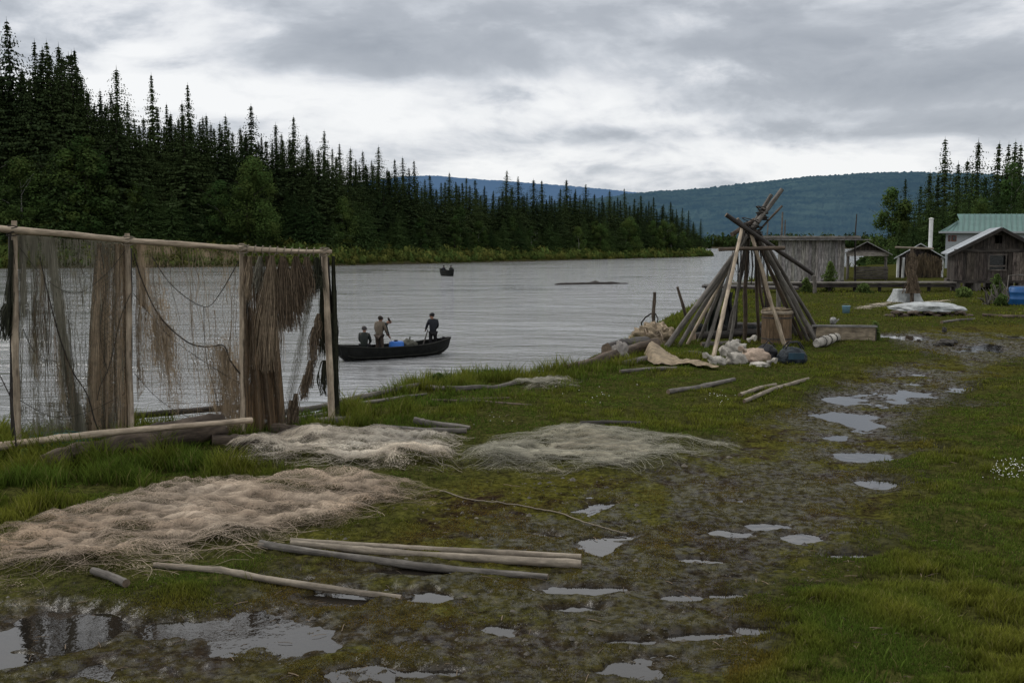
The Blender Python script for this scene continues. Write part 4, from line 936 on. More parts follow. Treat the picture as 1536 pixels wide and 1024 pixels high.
def groundnet(name, label, poly, kind, mat, smat, nstr, res=.03, hole=None):
    P = np.array(poly); x0, y0 = P.min(0)-.3; x1, y1 = P.max(0)+.3
    xs = np.arange(x0, x1, res); ys = np.arange(y0, y1, res*1.2); X_, Y_ = np.meshgrid(xs, ys)
    sd_ = poly_sd(X_, Y_, poly)+(fbm(X_*2.2, Y_*2.2, 65, 4)-.5)*.55
    z, h = netH(X_, Y_, kind); ed = ss(-.02, .28, sd_)
    if hole is not None: hs = np.hypot((X_-hole[0])/hole[2], (Y_-hole[1])/hole[3])+(fbm(X_*4, Y_*4, 8, 2)-.5)*.6; ed = ed*ss(.7, 1.1, hs)
    Z_ = z+h*(.1+.9*ed)+.004
    I = np.arange(X_.size).reshape(X_.shape); f = np.stack([I[:-1,:-1], I[:-1,1:], I[1:,1:], I[1:,:-1]], -1).reshape(-1, 4)
    keep = (sd_.ravel()[f] > -.05).all(1); f = f[keep]; used, inv = np.unique(f.ravel(), return_inverse=True)
    v = np.stack([X_.ravel(), Y_.ravel(), Z_.ravel()], -1)[used]; f = inv.reshape(-1, 4)
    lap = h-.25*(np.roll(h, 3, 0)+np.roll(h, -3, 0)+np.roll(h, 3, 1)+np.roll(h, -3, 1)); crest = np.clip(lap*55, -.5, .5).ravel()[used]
    tone = (.30+1.2*fbm(X_*2.1+5, Y_*4.3, 66, 4)).ravel()[used]; tone = tone*(.92+.75*crest)  # fold shading painted into the net colour: hollows darkened, crests lightened
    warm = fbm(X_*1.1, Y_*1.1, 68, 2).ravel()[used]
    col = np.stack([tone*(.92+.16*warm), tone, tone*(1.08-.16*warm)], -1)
    wx = X_+.25*fbm(X_*1.5, Y_*1.5, 67, 3); dn = ss(-.05, .7, sd_)**.6*(1-.55*ss(.50, .66, fbm(X_*2.6, Y_*4, 95, 4)))*(.85+.5*np.clip(lap*40, -.4, .4)/.4*.3)
    uv = np.stack([(Y_+.4*X_*.3+.5*fbm(X_*1.3, Y_*1.3, 69, 3)).ravel()[used], wx.ravel()[used]], -1)
    e = thing(name, label, 'fishing net', (float(P[:,0].mean()), float(P[:,1].mean()), 0))
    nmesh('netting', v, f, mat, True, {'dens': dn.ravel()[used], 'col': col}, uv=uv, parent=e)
    # loose twine lying over the folds
    rg = np.random.default_rng(len(poly)); N = nstr; sx = rg.uniform(x0, x1, N); sy = rg.uniform(y0, y1, N)
    th = (fbm(sx*.7, sy*.7, 81, 3)-.5)*3.6+rg.normal(0, .28, N)+(.35 if kind == 'a' else 0); L = rg.uniform(.12, .9, N); cur = rg.normal(0, 1.3, N); n = 8; pts_ = []
    cx_, cy_ = sx.copy(), sy.copy()
    for i in range(n):
        pts_.append((cx_.copy(), cy_.copy())); cx_ += np.cos(th)*L/n; cy_ += np.sin(th)*L/n; th = th+cur*L/n*2
    PX = np.array([p[0] for p in pts_]); PY = np.array([p[1] for p in pts_]); s2 = poly_sd(PX, PY, poly)+(fbm(PX*2.2, PY*2.2, 65, 4)-.5)*.55
    ok = (s2[0] > .05) & (s2.min(0) > -.06)
    if hole is not None: ok &= (np.hypot((PX-hole[0])/hole[2], (PY-hole[1])/hole[3]).min(0) > .8)
    PX, PY, s2 = PX[:, ok], PY[:, ok], s2[:, ok]; z, h = netH(PX, PY, kind); PZ_ = z+h*(.15+.85*ss(-.02, .28, s2))+.008+rg.uniform(0, .012, PX.shape[1])[None]*np.sin(np.linspace(0, 3.14, n))[:, None]
    m = PX.shape[1]; w = rg.uniform(.0004, .0010, m); DX = np.gradient(PX, axis=0); DY = np.gradient(PY, axis=0); LL = np.hypot(DX, DY)+1e-9; ox, oy = -DY/LL*w, DX/LL*w
    A_ = np.stack([PX-ox, PY-oy, PZ_], -1); B_ = np.stack([PX+ox, PY+oy, PZ_+.001], -1); V_ = np.stack([A_, B_], 2).transpose(1, 0, 2, 3).reshape(-1, 3)
    b = np.arange(m)[:, None, None]*2*n+np.arange(n-1)[None, :, None]*2+np.array([0,1,3,2])[None, None]
    tn = np.repeat(rg.uniform(.3, .95, m)*(.4+.9*fbm(PX[0]*2.1+5, PY[0]*4.3, 66, 4)), 2*n); nmesh('loose_twine', V_, b.reshape(-1, 4), smat, False, {'col': np.stack([tn]*3, -1)}, parent=e)
    return e
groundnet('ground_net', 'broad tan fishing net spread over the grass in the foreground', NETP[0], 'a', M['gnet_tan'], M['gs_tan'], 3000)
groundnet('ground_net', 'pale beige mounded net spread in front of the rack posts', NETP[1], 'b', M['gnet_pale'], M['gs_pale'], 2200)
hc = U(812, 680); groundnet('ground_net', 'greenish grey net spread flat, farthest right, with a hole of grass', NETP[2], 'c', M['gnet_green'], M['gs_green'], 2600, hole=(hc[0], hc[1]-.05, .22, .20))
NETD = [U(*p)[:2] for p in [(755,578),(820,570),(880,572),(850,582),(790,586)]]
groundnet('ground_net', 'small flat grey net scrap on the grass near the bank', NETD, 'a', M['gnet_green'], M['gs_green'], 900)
# ================= tepee pole frame =================
TY = 20.3
tp = thing('tepee_frame', 'tall conical frame of bare grey poles lashed together at the top', 'pole frame', G(1120, 520))
def tpole(bx, by, tx, ty, r0, r1, mat, seed, dYt=0.0, Yb=None, mid=None):
    b = G(bx, by, -.04) if Yb is None else Vector(V(bx, by, Yb)); t_ = Vector(V(tx, ty, TY+dYt))
    r0 *= .66; r1 *= .72
    return pole('pole', [b, b.lerp(t_, .5), t_], [r0, (r0+r1)/2, r1], M[mat], tp, seed, bend=.07, rough=.2)
tpole(997,523,1173,284,.085,.062,'grey',201,-.05); tpole(1016,521,1157,292,.065,.055,'grey',202,.12)
tpole(1047,513,1119,336,.055,.045,'grey',203,.1); tpole(1069,541,1114,338,.062,.045,'birch',204,-.35)
tpole(1117,513,1121,340,.070,.055,'brown',205,.2); tpole(1138,512,1132,344,.055,.045,'brown',206,.35)
tpole(1178,522,1127,352,.066,.045,'birch',207,-.38); tpole(1228,518,1135,350,.085,.060,'grey',208,-.12)
tpole(1236,510,1138,348,.065,.050,'grey',209,.15); tpole(1196,506,1136,356,.055,.045,'grey',210,.3)
tpole(1153,510,1128,350,.05,.04,'brown',211,.4); tpole(1090,508,1126,352,.05,.04,'grey',212,.45)
def seg(a, b, r, mat, seed, Ya, Yb_, name='pole', bend=.02):
    return pole(name, [V(a[0], a[1], Ya), V(b[0], b[1], Yb_)], r, M[mat], tp, seed, bend=bend, rough=.2)
tpole(1058,524,1117,340,.06,.045,'grey',222,-.2); tpole(1094,518,1122,342,.055,.045,'grey',223,.1); tpole(1214,514,1134,346,.06,.05,'grey',224,-.2)
tpole(1030,517,1120,350,.055,.045,'birch',218,-.1); tpole(1206,514,1131,350,.055,.045,'brown',219,.05); tpole(1165,515,1128,346,.05,.045,'brown',220,.2); 
seg((1089,322), (1219,411), .044, 'dark', 213, TY-.5, TY-.25); seg((1078,374), (1177,372), .038, 'brown', 214, TY-.62, TY-.6, 'crossbar')
seg((1173,309), (1138,346), .022, 'brown', 215, TY+.2, TY); seg((1148,312), (1126,352), .045, 'grey', 225, TY+.05, TY-.1); seg((1106,328), (1124,350), .035, 'grey', 226, TY-.1, TY); seg((1098,352), (1132,330), .05, 'brown', 216, TY-.2, TY+.1)
rg = np.random.default_rng(8); mb = MB()
for k in range(34):     # rope wrapping the crossing point and the paired tops
    for (cx_, cy_, rr_) in ((1127, 345, .17),) if k < 20 else ((1143, 318, .09),):
        c = Vector(V(cx_+rg.uniform(-4, 4), cy_+rg.uniform(-14, 12), TY-.02)); ti = rg.uniform(-.5, .5)
        mb.tube([c+Vector((math.cos(a)*rr_*rg.uniform(.9, 1.1), math.sin(a)*rr_*1.6, ti*math.cos(a)*rr_*1.3)) for a in np.linspace(0, 6.28, 10)], .011, 4, cap=False)
mb.build('rope_lashing', M['rope'], tp, smooth=True)
for q in range(26):
    x = rg.uniform(1098, 1150); l = rg.uniform(20, 62); a = V(x, 372+rg.uniform(-8, 6), TY-.1); mb = MB()
    mb.tube([a, V(x+rg.uniform(-3, 3), 374+l*.5, TY-.1), V(x+rg.uniform(-5, 5), 374+l, TY-.1)], .006+.008*(q % 4 == 0), 4); mb.build('hanging_cord', M['rope'], tp)
# shelf platform with clothes behind the frame
YS = 22.6; sh = thing('work_platform', 'rough plank work platform on thin legs standing behind the tepee poles', 'platform', G(1110, 500))
mb = MB()
for k in range(5): mb.beam(V(1054+k, 430-k*.6, YS-.5+.28*k), V(1196, 433-k*.6, YS-.5+.28*k), .24, .045, col=(.8+.08*k,)*3)
mb.build('deck', M['plankbrown'], sh)
for x in (1060, 1105, 1150, 1190):
    for dY in (-.45, .5):
        b = V(x, 430, YS+dY); pole('leg', [(b[0], b[1], gz(b[0], b[1])-.05), b], .035, M['dark'], sh, x, sub=4, seg=7)
def clothlump(name, label, cat, c, size, mat, seed, fr=2.2, amp=.28, flat=-.5, pinch=None, n=26, tone=(1,1,1), extra=None, rot=0):
    vs = []; fs = []; cols = []
    for j in range(n+1):
        th = math.pi*j/n
        for i in range(n*2):
            ph = 2*math.pi*i/(n*2); d = Vector((math.sin(th)*math.cos(ph), math.sin(th)*math.sin(ph), math.cos(th)))
            q = 1+amp*mnoise.noise(d*fr+Vector((seed, 0, 0)))+amp*.45*mnoise.noise(d*fr*2.7+Vector((0, seed, 0)))+amp*.22*abs(mnoise.noise(d*fr*5+Vector((0, 0, seed))))
            p = Vector((d.x*size[0]*q, d.y*size[1]*q, d.z*size[2]*q))
            if p.z < flat*size[2]: p.z = flat*size[2]+.1*(p.z-flat*size[2])
            if pinch and d.z > .8: p.x *= .6; p.y *= .6; p.z += pinch*(d.z-.8)
            p = Matrix.Rotation(rot, 3, 'Z') @ p
            vs.append(Vector(c)+p-Vector((0, 0, flat*size[2])))
    for j in range(n):
        for i in range(n*2):
            i2 = (i+1) % (n*2); fs.append((j*2*n+i, (j+1)*2*n+i, (j+1)*2*n+i2, j*2*n+i2))
    mb = MB(); mb.add(vs, fs, 0, tone)
    if extra: extra(mb)
    return mb
M['sack_white'] = plain('white_sackcloth', (.40,.375,.33), .85, .55, 7, bump=.6, dist=.03); M['sack_pink'] = plain('stained_cream_sackcloth', (.40,.31,.24), .85, .4, 5, bump=.6, dist=.03)
M['bag_black'] = plain('black_nylon', (.012,.013,.016), .5, .4, 9, bump=.8, dist=.03); M['bag_blue'] = plain('navy_black_nylon', (.014,.022,.030), .5, .5, 7, bump=.8, dist=.03)
M['canvas'] = plain('beige_canvas', (.29,.23,.155), .9, .5, 9, bump=1, dist=.03); M['darkcloth'] = plain('dark_cloth', (.02,.022,.022), .9, .5, 6)
def sack(label, px, py, wpx, hpx, mat, seed, Yo=0, amp=.22, cat='sack', name='sack', dpt=.75, mats2=None, rot=0, lift=0):
    g_ = G(px, py); s_ = g_.y/F; sz = (wpx*s_/2, wpx*s_/2*dpt, hpx*s_/1.55)
    e = thing(name, label, cat, g_)
    mb = clothlump('', '', '', (g_.x, g_.y+sz[1]*.5+Yo, g_.z-.01+lift), sz, mat, seed, amp=amp, rot=rot); mb.build('bag_body', M[mat], e, smooth=True); mb = MB()
    return e, g_, sz
def knot(e, g_, sz, mat, dx_, dzz, seed, tilt=.6):
    mb = MB(); p = g_+Vector((dx_*sz[0], -.0, dzz)); mb.tube([p, p+Vector((.05*tilt, -.03, .03)), p+Vector((.12*tilt, -.06, .06)), p+Vector((.17*tilt, -.09, .05))], [.045,.02,.04,.055], 9, rough=.4, seed=seed); mb.build('tied_neck', M[mat], e, smooth=True)
e, g_, z_ = sack('white sack with rounded top, highest of the sack heap', 1106, 541, 40, 25, 'sack_white', 1, .25, .34, rot=.3); knot(e, g_, z_, 'sack_white', .8, .32, 1)
e, g_, z_ = sack('white crumpled sack in the middle of the sack heap', 1106, 548, 32, 17, 'sack_white', 2, .0); knot(e, g_, z_, 'sack_white', -.8, .15, 2, -.6)
e, g_, z_ = sack('cream sack with reddish brown stain at the right of the heap', 1137, 548, 46, 23, 'sack_pink', 3, .1); knot(e, g_, z_, 'sack_pink', -.9, .22, 3, -.6)
e, g_, z_ = sack('small white sack lying lowest at the left end of the heap', 1077, 550, 26, 14, 'sack_white', 4); knot(e, g_, z_, 'sack_white', -.9, .12, 4, -.7)
e, g_, z_ = sack('flattened dirty white sack in front at the right of the heap', 1140, 552, 32, 8, 'sack_white', 6, -.05); knot(e, g_, z_, 'sack_white', .8, .06, 5)
e, g_, z_ = sack('black bag between the sack heap and the larger duffel', 1155, 547, 34, 27, 'bag_black', 5, .15, cat='bag', name='bag')
mb = MB(); mb.tube([g_+Vector((-.12,.05,.27)), g_+Vector((-.03,.03,.39)), g_+Vector((.10,.05,.27))], .012, 6); mb.build('handle', M['bag_black'], e, smooth=True)
e, g_, z_ = sack('large navy black duffel bag with handles, rightmost of the bags', 1192, 549, 43, 27, 'bag_blue', 7, .1, .14, cat='bag', name='duffel_bag')
for s_ in (-1, 1):
    mb = MB(); mb.tube([g_+Vector((-.16,.12+s_*.08,.26)), g_+Vector((-.08,.1+s_*.07,.37)), g_+Vector((.08,.1+s_*.07,.38)), g_+Vector((.16,.12+s_*.08,.26))], .014, 6); mb.build('handle', M['bag_black'], e, smooth=True)
mb = MB(); mb.box(g_+Vector((0,-.09,.15)), (.26,.03,.11)); M['pocket'] = plain('blue_pocket_nylon', (.02,.05,.075), .5); mb.build('pocket', M['pocket'], e)
# rolled pale sack
a, b = G(1224, 524), G(1256, 512); e = thing('rolled_sack', 'rolled pale sacking tied in rings, right of the pole feet', 'roll', (a+b)/2)
mb = MB(); mb.tube([a.lerp(b, k)+Vector((0,0,.09)) for k in np.linspace(0, 1, 12)], [.07+.03*math.sin(k*3.1)+.012*math.sin(k*22) for k in np.linspace(0, 1, 12)], 12, rough=.25, seed=4); mb.build('roll', M['sack_white'], e, smooth=True)
for k in (.25, .5, .75):
    mb = MB(); p = a.lerp(b, k)+Vector((0,0,.09)); d = (b-a).normalized(); s1 = Vector((-d.y, d.x, 0)); mb.tube([p+s1*math.cos(w_)*.105+Vector((0,0,1))*math.sin(w_)*.105 for w_ in np.linspace(0, 6.28, 12)], .010, 4, cap=False); mb.build('tie_cord', M['rope'], e)
# barrel
g_ = G(1170, 519); M['drum'] = wood('brown_drum_board', (.20,.135,.08), (.11,.075,.045), .3, .1, .75); M['lid'] = plain('worn_pale_lid', (.30,.25,.19), .8, .4, 12)
dr = thing('drum', 'brown wooden drum with a pale lid standing among the tepee poles', 'barrel', g_)
r_ = 22.5*sc(g_.y); hh = 51*sc(g_.y); mb = MB(); n = 22
for k in range(n):
    a0, a1 = 6.283*k/n, 6.283*(k+.94)/n; t_ = rnd.uniform(.75, 1.15); pts = []
    c = Vector((g_.x, g_.y+.3, 0))
    def q(a, z, r): return c+Vector((math.cos(a)*r, math.sin(a)*r, g_.z-.03+z))
    v = [q(a0,0,r_),q(a1,0,r_),q(a1,hh,r_),q(a0,hh,r_),q(a0,0,r_-.02),q(a1,0,r_-.02),q(a1,hh,r_-.02),q(a0,hh,r_-.02)]
    w_ = r_*6.28/n; mb.add(v, [(0,1,2,3),(5,4,7,6),(1,5,6,2),(4,0,3,7),(3,2,6,7)], 0, (t_,)*3, [[(k, 0),(k+w_,0),(k+w_,hh),(k,hh)]]*5)
mb.lathe([(r_-.022,0),(r_-.022,hh)], c+Vector((0,0,g_.z-.03)), 24, col=(.35,.35,.35)); mb.build('staves', M['drum'], dr)
mb = MB(); mb.lathe([(r_+.015,hh-.045),(r_+.02,hh-.04),(r_+.02,hh),(r_-.01,hh+.012),(.01,hh+.02)], c+Vector((0,0,g_.z-.03)), 26); mb.build('lid', M['lid'], dr, smooth=False)
for z in (.12, hh-.14):
    mb = MB(); mb.lathe([(r_+.004,z),(r_+.006,z),(r_+.006,z+.03),(r_+.004,z+.03)], c+Vector((0,0,g_.z-.03)), 26); mb.build('hoop', M['plankbrown'], dr)
mb = clothlump('', '', '', (g_.x-.02, g_.y+.28, g_.z+hh-.02), (.26,.22,.045), 'canvas', 3, amp=.5); tag(mb.build('net_pad', M['canvas'], smooth=True), 'small pale folded net lying on the drum lid', 'net')
# dark clothes hanging from the platform
def hanging(label, x0, x1, y0, y1, mat, seed, Y, name='hanging_coat', cat='clothing'):
    rg_ = random.Random(seed); vs = []; n, m_ = 14, 16
    for j in range(m_+1):
        for i in range(n+1):
            u, k = i/n, j/m_; x = x0+(x1-x0)*u+3*math.sin(u*9+seed)*k; wv = 1-.35*math.sin(k*3.1); x = (x-(x0+x1)/2)*wv+(x0+x1)/2+4*mnoise.noise(Vector((k*3, seed, u)))
            p = Vector(V(x, y0+(y1-y0)*k*(1-.12*abs(mnoise.noise(Vector((u*4, seed, 0))))), Y)); p.y += .10*math.sin(u*14+2*k+seed)*(.3+k); vs.append(p)
    fs = [(j*(n+1)+i, j*(n+1)+i+1, (j+1)*(n+1)+i+1, (j+1)*(n+1)+i) for j in range(m_) for i in range(n)]
    mb = MB(); mb.add(vs, fs); return tag(mb.build(name, M[mat], smooth=True), label, cat)
M['darkgreen'] = plain('dark_green_canvas', (.022,.028,.02), .9, .5, 8)
hanging('dark green tarp hanging below the platform at the left', 1058, 1084, 433, 500, 'darkgreen', 2, YS-.75, 'tarp', 'tarp')
hanging('black coat hanging below the platform, right of the green tarp', 1084, 1100, 438, 490, 'darkcloth', 5, YS-.8)
hanging('small faded purple cloth hanging at the right end of the platform', 1174, 1188, 434, 448, 'canvas', 7, YS-.6, 'cloth', 'cloth')
# clutter behind the poles
sack('round black bundle behind the left pole feet', 1052, 506, 24, 20, 'darkcloth', 12, .2, cat='bundle', name='bundle'); sack('low black bundle behind the drum', 1130, 506, 30, 14, 'darkcloth', 14, .3, cat='bundle', name='bundle')
# heaped net left of the tepee
e = thing('net_heap', 'heap of beige netting and cord piled by the water edge', 'fishing net', G(984, 520)); g_ = G(984, 521)
mb = clothlump('', '', '', (g_.x, g_.y+.35, g_.z-.03), (.40, .38, .30), '', 9, 3, .5); mb.build('netting', M['canvas'], e, smooth=True)
mb = MB(); rg = np.random.default_rng(9)
for k in range(230):
    d = rg.normal(size=3); d /= np.linalg.norm(d); d[2] = abs(d[2]); c = np.array([g_.x, g_.y+.35, g_.z])+d*np.array([.42,.40,.40])*rg.uniform(.85,1.08)
    t1 = np.cross(d, rg.normal(size=3)); t1 /= np.linalg.norm(t1); L = rg.uniform(.06, .2)
    P = [Vector(c+t1*L*(s_-.5)+d*.03*math.sin(s_*3.14)) for s_ in np.linspace(0, 1, 6)]; ribbon(mb, P, rg.uniform(.006, .016), rg, 0)
mb.build('loose_twine', M['gs_tan'], e)
# stakes
def stake(label, a, b, r, seed, Y, fork=False):
    p = Vector(V(a[0], a[1], Y)); q = Vector(V(b[0], b[1], Y)); o = pole('stake', [(q.x, q.y, gz(q.x, q.y)-.2), q, p], [r, r, r*.9], M['brown'], None, seed, bend=.07, seg=8)
    return tag(o, label, 'stake')
stake('leftmost crooked stake rising from the net heap', (982,438), (980,490), .045, 301, 24.5); stake('slanting stake just right of the net heap', (1016,430), (1030,478), .04, 302, 25.5)
mb = MB(); mb.tube([V(977,470,24.4),V(968,476,24.4),V(962,484,24.4),V(963,492,24.4),V(972,492,24.4)], .02, 6); mb.tube([V(983,470,24.4),V(987,478,24.4),V(985,488,24.4)], .015, 6); tag(mb.build('rope', M['rope'], smooth=True), 'dark hose loop slung around the leftmost stake', 'rope')
# beige canvas draped from log
cv = []; nn_ = 30
for j in range(12):
    for i in range(nn_+1):
        u = i/nn_; x = 966+112*u; w_ = (7+11*math.sin(min(1,u*1.9)*3.1)+3*math.sin(u*11))*(1-.45*u); y = 535+20*u-w_/2+w_*j/11+2
        p = G(x, y+3); hgt = (.20*math.exp(-(u/.25)**2)+.07*(1-u))*min(1, u/.10+.1)*math.sin(math.pi*(j+.3)/11.6)+.05*mnoise.noise(Vector((u*8, j*.6, 0)))+.04; cv.append(p+Vector((0,0,max(.01,hgt)+.01)))
fs = [(j*(nn_+1)+i, j*(nn_+1)+i+1, (j+1)*(nn_+1)+i+1, (j+1)*(nn_+1)+i) for j in range(11) for i in range(nn_)]
mb = MB(); mb.add(cv, fs); tag(mb.build('canvas_sheet', M['canvas'], smooth=True), 'crumpled beige canvas trailing from the log pile toward the sacks', 'canvas')
g_ = Vector(U(929,543)); mb = clothlump('', '', '', (g_.x, g_.y-.15, gz(g_.x,g_.y)+.05), (.13,.12,.18), '', 21, amp=.4); M['greycloth'] = plain('grey_rag', (.27,.25,.23), .9, .3, 14, bump=.6, dist=.02); tag(mb.build('rag', M['greycloth'], smooth=True), 'grey rag wrapped around the long dark log', 'rag')
# wooden trough
a, b = G(1224, 512), G(1312, 511); h_ = 21*sc(a.y); e = thing('wooden_trough', 'long low wooden trough of weathered boards beside the tepee', 'trough', a)
mb = MB(); L_ = (b-a).length
for dY, nm in ((0, 'side_board'), (.55, 'side_board')):
    mb = MB(); mb.beam(a+Vector((0,dY,h_/2)), b+Vector((0,dY,h_/2)), .035, h_, col=(1.15,1.1,1)); mb.build(nm, M['pale' if dY == 0 else 'plankbrown'], e)
for p in (a, b): mb = MB(); mb.beam(p+Vector((.02,.02,h_*.45)), p+Vector((.02,.53,h_*.45)), .04, h_*.85); mb.build('end_board', M['plankbrown'], e)
mb = MB(); mb.beam(a+Vector((.03,.28,h_*.8)), b+Vector((-.03,.28,h_*.8)), .48, .04, col=(.7,.7,.7)); mb.build('lid_board', M['plankbrown'], e)
mb = MB(); mb.beam(a+Vector((-.08,.0,h_+.02)), b+Vector((.03,.0,h_+.02)), .10, .035, col=(.8,.8,.8)); mb.build('rim', M['plank'], e)
lying('log', 'round dark log end beside the trough, left', 'log', [(1205,507),(1216,508),(1226,508)], .13, M['brown'], 88, 0, 0, .2)
g_ = a.lerp(b, .33)+Vector((0,.2,h_+.04)); mb = MB(); mb.lathe([(.05,0),(.065,.02),(.07,.09),(.06,.13),(.03,.15)], g_, 14); mb.tube([g_+Vector((.06,0,.05)), g_+Vector((.13,0,.11))], [.018,.012], 6); M['kettle'] = plain('sooty_enamel', (.25,.25,.24), .4, .9, 16); tag(mb.build('kettle', M['kettle'], smooth=True), 'small black and white kettle standing on the trough', 'kettle')
# bucket
g_ = G(1269, 471); M['bluepail'] = plain('faded_blue_enamel', (.17,.30,.38), .5, .2, 9); M['white'] = plain('dirty_white_paint', (.62,.63,.62), .7, .2, 4); s_ = sc(g_.y)
e = thing('bucket', 'small pale blue bucket standing in the grass by a net', 'bucket', g_)
mb = MB(); mb.lathe([(5*s_,0),(6.2*s_,10.5*s_),(6.5*s_,11*s_),(5.9*s_,11*s_),(5*s_,3*s_)], g_, 18); mb.build('pail', M['bluepail'], e, smooth=True)
mb = MB(); mb.tube([g_+Vector((6.2*s_*math.cos(w_), 0, 10*s_+4.0*s_*math.sin(w_))) for w_ in np.linspace(0, 3.14, 9)], .006, 5); mb.build('handle', M['lash'], e)
# ================= village =================
def frame(px, py, Y, wdir=0.0, along_ray=True):
    O = Vector(V(px, py, Y)); O.z = gz(O.x, O.y); r_ = ray(px+30, 400); D = Vector((r_[0], r_[1], 0)).normalized() if along_ray else Vector((0, 1, 0))
    D = Matrix.Rotation(wdir, 3, 'Z') @ D; return O, D
def boardwall(mb, O, Wd, w, z0, ztop, bw=.15, Nrm=None, tones=(.6, 1.25), skip=None):
    """vertical boards along Wd from O; ztop(u) gives the height; skip = opening (u0,u1,z0,z1)"""
    Nrm = Nrm or Vector((Wd.y, -Wd.x, 0)); u = 0
    while u < w-.01:
        b = min(bw*rnd.uniform(.8, 1.2), w-u); q = rnd.uniform(0, .018); t_ = rnd.uniform(*tones); tt = (t_, t_*rnd.uniform(.94, 1.0), t_*rnd.uniform(.88, 1.0)); o_ = rnd.uniform(0, 40)
        pieces = [(z0+rnd.uniform(-.05, .02), None)]
        if skip and u+b > skip[0] and u < skip[1]: pieces = [(z0, skip[2]), (skip[3], None)]
        for za, zb in pieces:
            h0 = ztop(u) if zb is None else zb; h1 = ztop(u+b) if zb is None else zb
            P = [O+Wd*u+Nrm*q+Vector((0,0,za)), O+Wd*(u+b-.012)+Nrm*q+Vector((0,0,za)), O+Wd*(u+b-.012)+Nrm*q+Vector((0,0,h1)), O+Wd*u+Nrm*q+Vector((0,0,h0))]
            P += [p-Nrm*.03 for p in P]
            uvs = [[(o_,za),(o_+b,za),(o_+b,h1),(o_,h0)]]*5
            mb.add(P, [(0,1,2,3),(1,5,6,2),(4,0,3,7),(3,2,6,7),(5,4,7,6)], 0, tt, uvs)
        u += b
# --- grey plank shed with flat roof beam
O, D = frame(1166, 432, 48); Wd = Vector((1,0,0)); w = (1265-1166)*sc(48); zt = V(1200, 356, 48)[2]-O.z; zb = V(1200, 427, 48)[2]-O.z
e = thing('plank_shed', 'grey vertical plank shed with a long flat roof beam, behind the tepee', 'shed', O)
mb = MB(); boardwall(mb, O, Wd, w, .2, lambda u: zt, .17, tones=(.75, 1.35)); boardwall(mb, O+D*3, -D, 3, .2, lambda u: zt-.25+.08*u, .17); boardwall(mb, O+Wd*w, D, 3, .2, lambda u: zt-.08*u, .17)
boardwall(mb, O+Wd*w+D*3, -Wd, w, .2, lambda u: zt-.25, .17); mb.build('wall', M['plank'], e)
mb = MB(); a = Vector(V(1145, 357, 47.8)); b = Vector(V(1290, 357, 47.8))
for k in range(14):
    k0 = k/14; p = a.lerp(b, k0+.5/14); mb.box(p+D*1.7+Vector((0,0,.02-.10)), ((b-a).length/14-.02, 3.8, .04), None, col=(rnd.uniform(.7,1.1),)*3)
mb.build('roof', M['plank'], e); pole('roof_beam', [a-Vector((0,.05,0)), b-Vector((0,.05,0))], .095, M['grey'], e, 5, rough=.12, bend=.03)
for k in (.02, .35, .68, .98):
    for dd in (.05, 2.9): p = O+Wd*w*k+D*dd; mb = MB(); mb.tube([p-Vector((0,0,.2)), p+Vector((0,0,.25))], .09, 8); mb.build('foundation_post', M['dark'], e)
# masts
for (x, y0, y1, r_, l_) in [(1285,321,420,.045,'single thin dark mast right of the grey shed'),(1174,318,360,.07,'thicker broken pole standing behind the grey shed'),(1178,330,360,.05,'short pole leaning against the thicker broken pole'),(1152,334,372,.05,'thin pole behind the left end of the shed beam')]:
    Y_ = 52 if x != 1285 else 50; p = Vector(V(x, y0, Y_)); tag(pole('mast', [(p.x+.05, p.y, gz(p.x, p.y)-.2), (p.x-.03, p.y, p.z*.6), p], [r_, r_*.9, r_*.6], M['dark' if x == 1285 else 'grey'], None, x, bend=.08), l_, 'mast')
# --- open shelter
Y_ = 56; O, D = frame(1270, 425, Y_); w = (1328-1270)*sc(Y_); ze = V(1270, 377, Y_)[2]-O.z; zp = V(1298, 362, Y_)[2]-O.z
e = thing('open_shelter', 'small open sided shelter with a shallow gable roof, right of the grey shed', 'shelter', O)
def gable_roof(e, O, Wd, D, w, depth, ze, zp, over_e, over_f, mat, ribs=12, thick=.05, name='roof', col=(1,1,1)):
    mid = O+Wd*(w/2); sl = (zp-ze)/(w/2)
    for s_ in (-1, 1):
        mb = MB(); n_ = ribs
        for k in range(n_):
            v0 = -over_f+(depth+2*over_f)*k/n_; v1 = -over_f+(depth+2*over_f)*(k+1)/n_-.01; t_ = rnd.uniform(.8, 1.12)
            top0 = mid+Vector((0,0,zp)); ed = mid+Wd*s_*(w/2+over_e)+Vector((0,0,ze-sl*over_e)); lz = rnd.uniform(0, .012)
            P = [top0+D*v0, ed+D*v0, ed+D*v1, top0+D*v1]; P = [p+Vector((0,0,lz+.002)) for p in P]; Q = [p-Vector((0,0,thick)) for p in P]
            L_ = (P[1]-P[0]).length; o_ = rnd.uniform(0, 20)
            fcs = [(0,1,2,3),(7,6,5,4),(0,4,5,1),(1,5,6,2),(2,6,7,3),(3,7,4,0)]
            mb.add(P+Q, fcs, 0, (t_*col[0], t_*col[1], t_*col[2]), [[(o_,0),(o_,L_),(o_+.3,L_),(o_+.3,0)]]*6)
        mb.build(name, mat, e)
gable_roof(e, O, Wd, D, w, 3.2, ze, zp, .35, .35, M['plank'])
for k in (0, 1):
    for dd in (0, 3.1): p = O+Wd*w*k+D*dd; mb = MB(); mb.tube([p-Vector((0,0,.2)), p+Vector((0,0,ze))], .06, 8); mb.build('post', M['grey'], e)
mb = MB(); mb.beam(O+Vector((-.1,-.07,ze-.15)), O+Wd*(w+.1)+Vector((0,-.07,ze-.15)), .05, .22, col=(2.2,2.2,2.2)); mb.build('fascia_board', M['grey'], e)
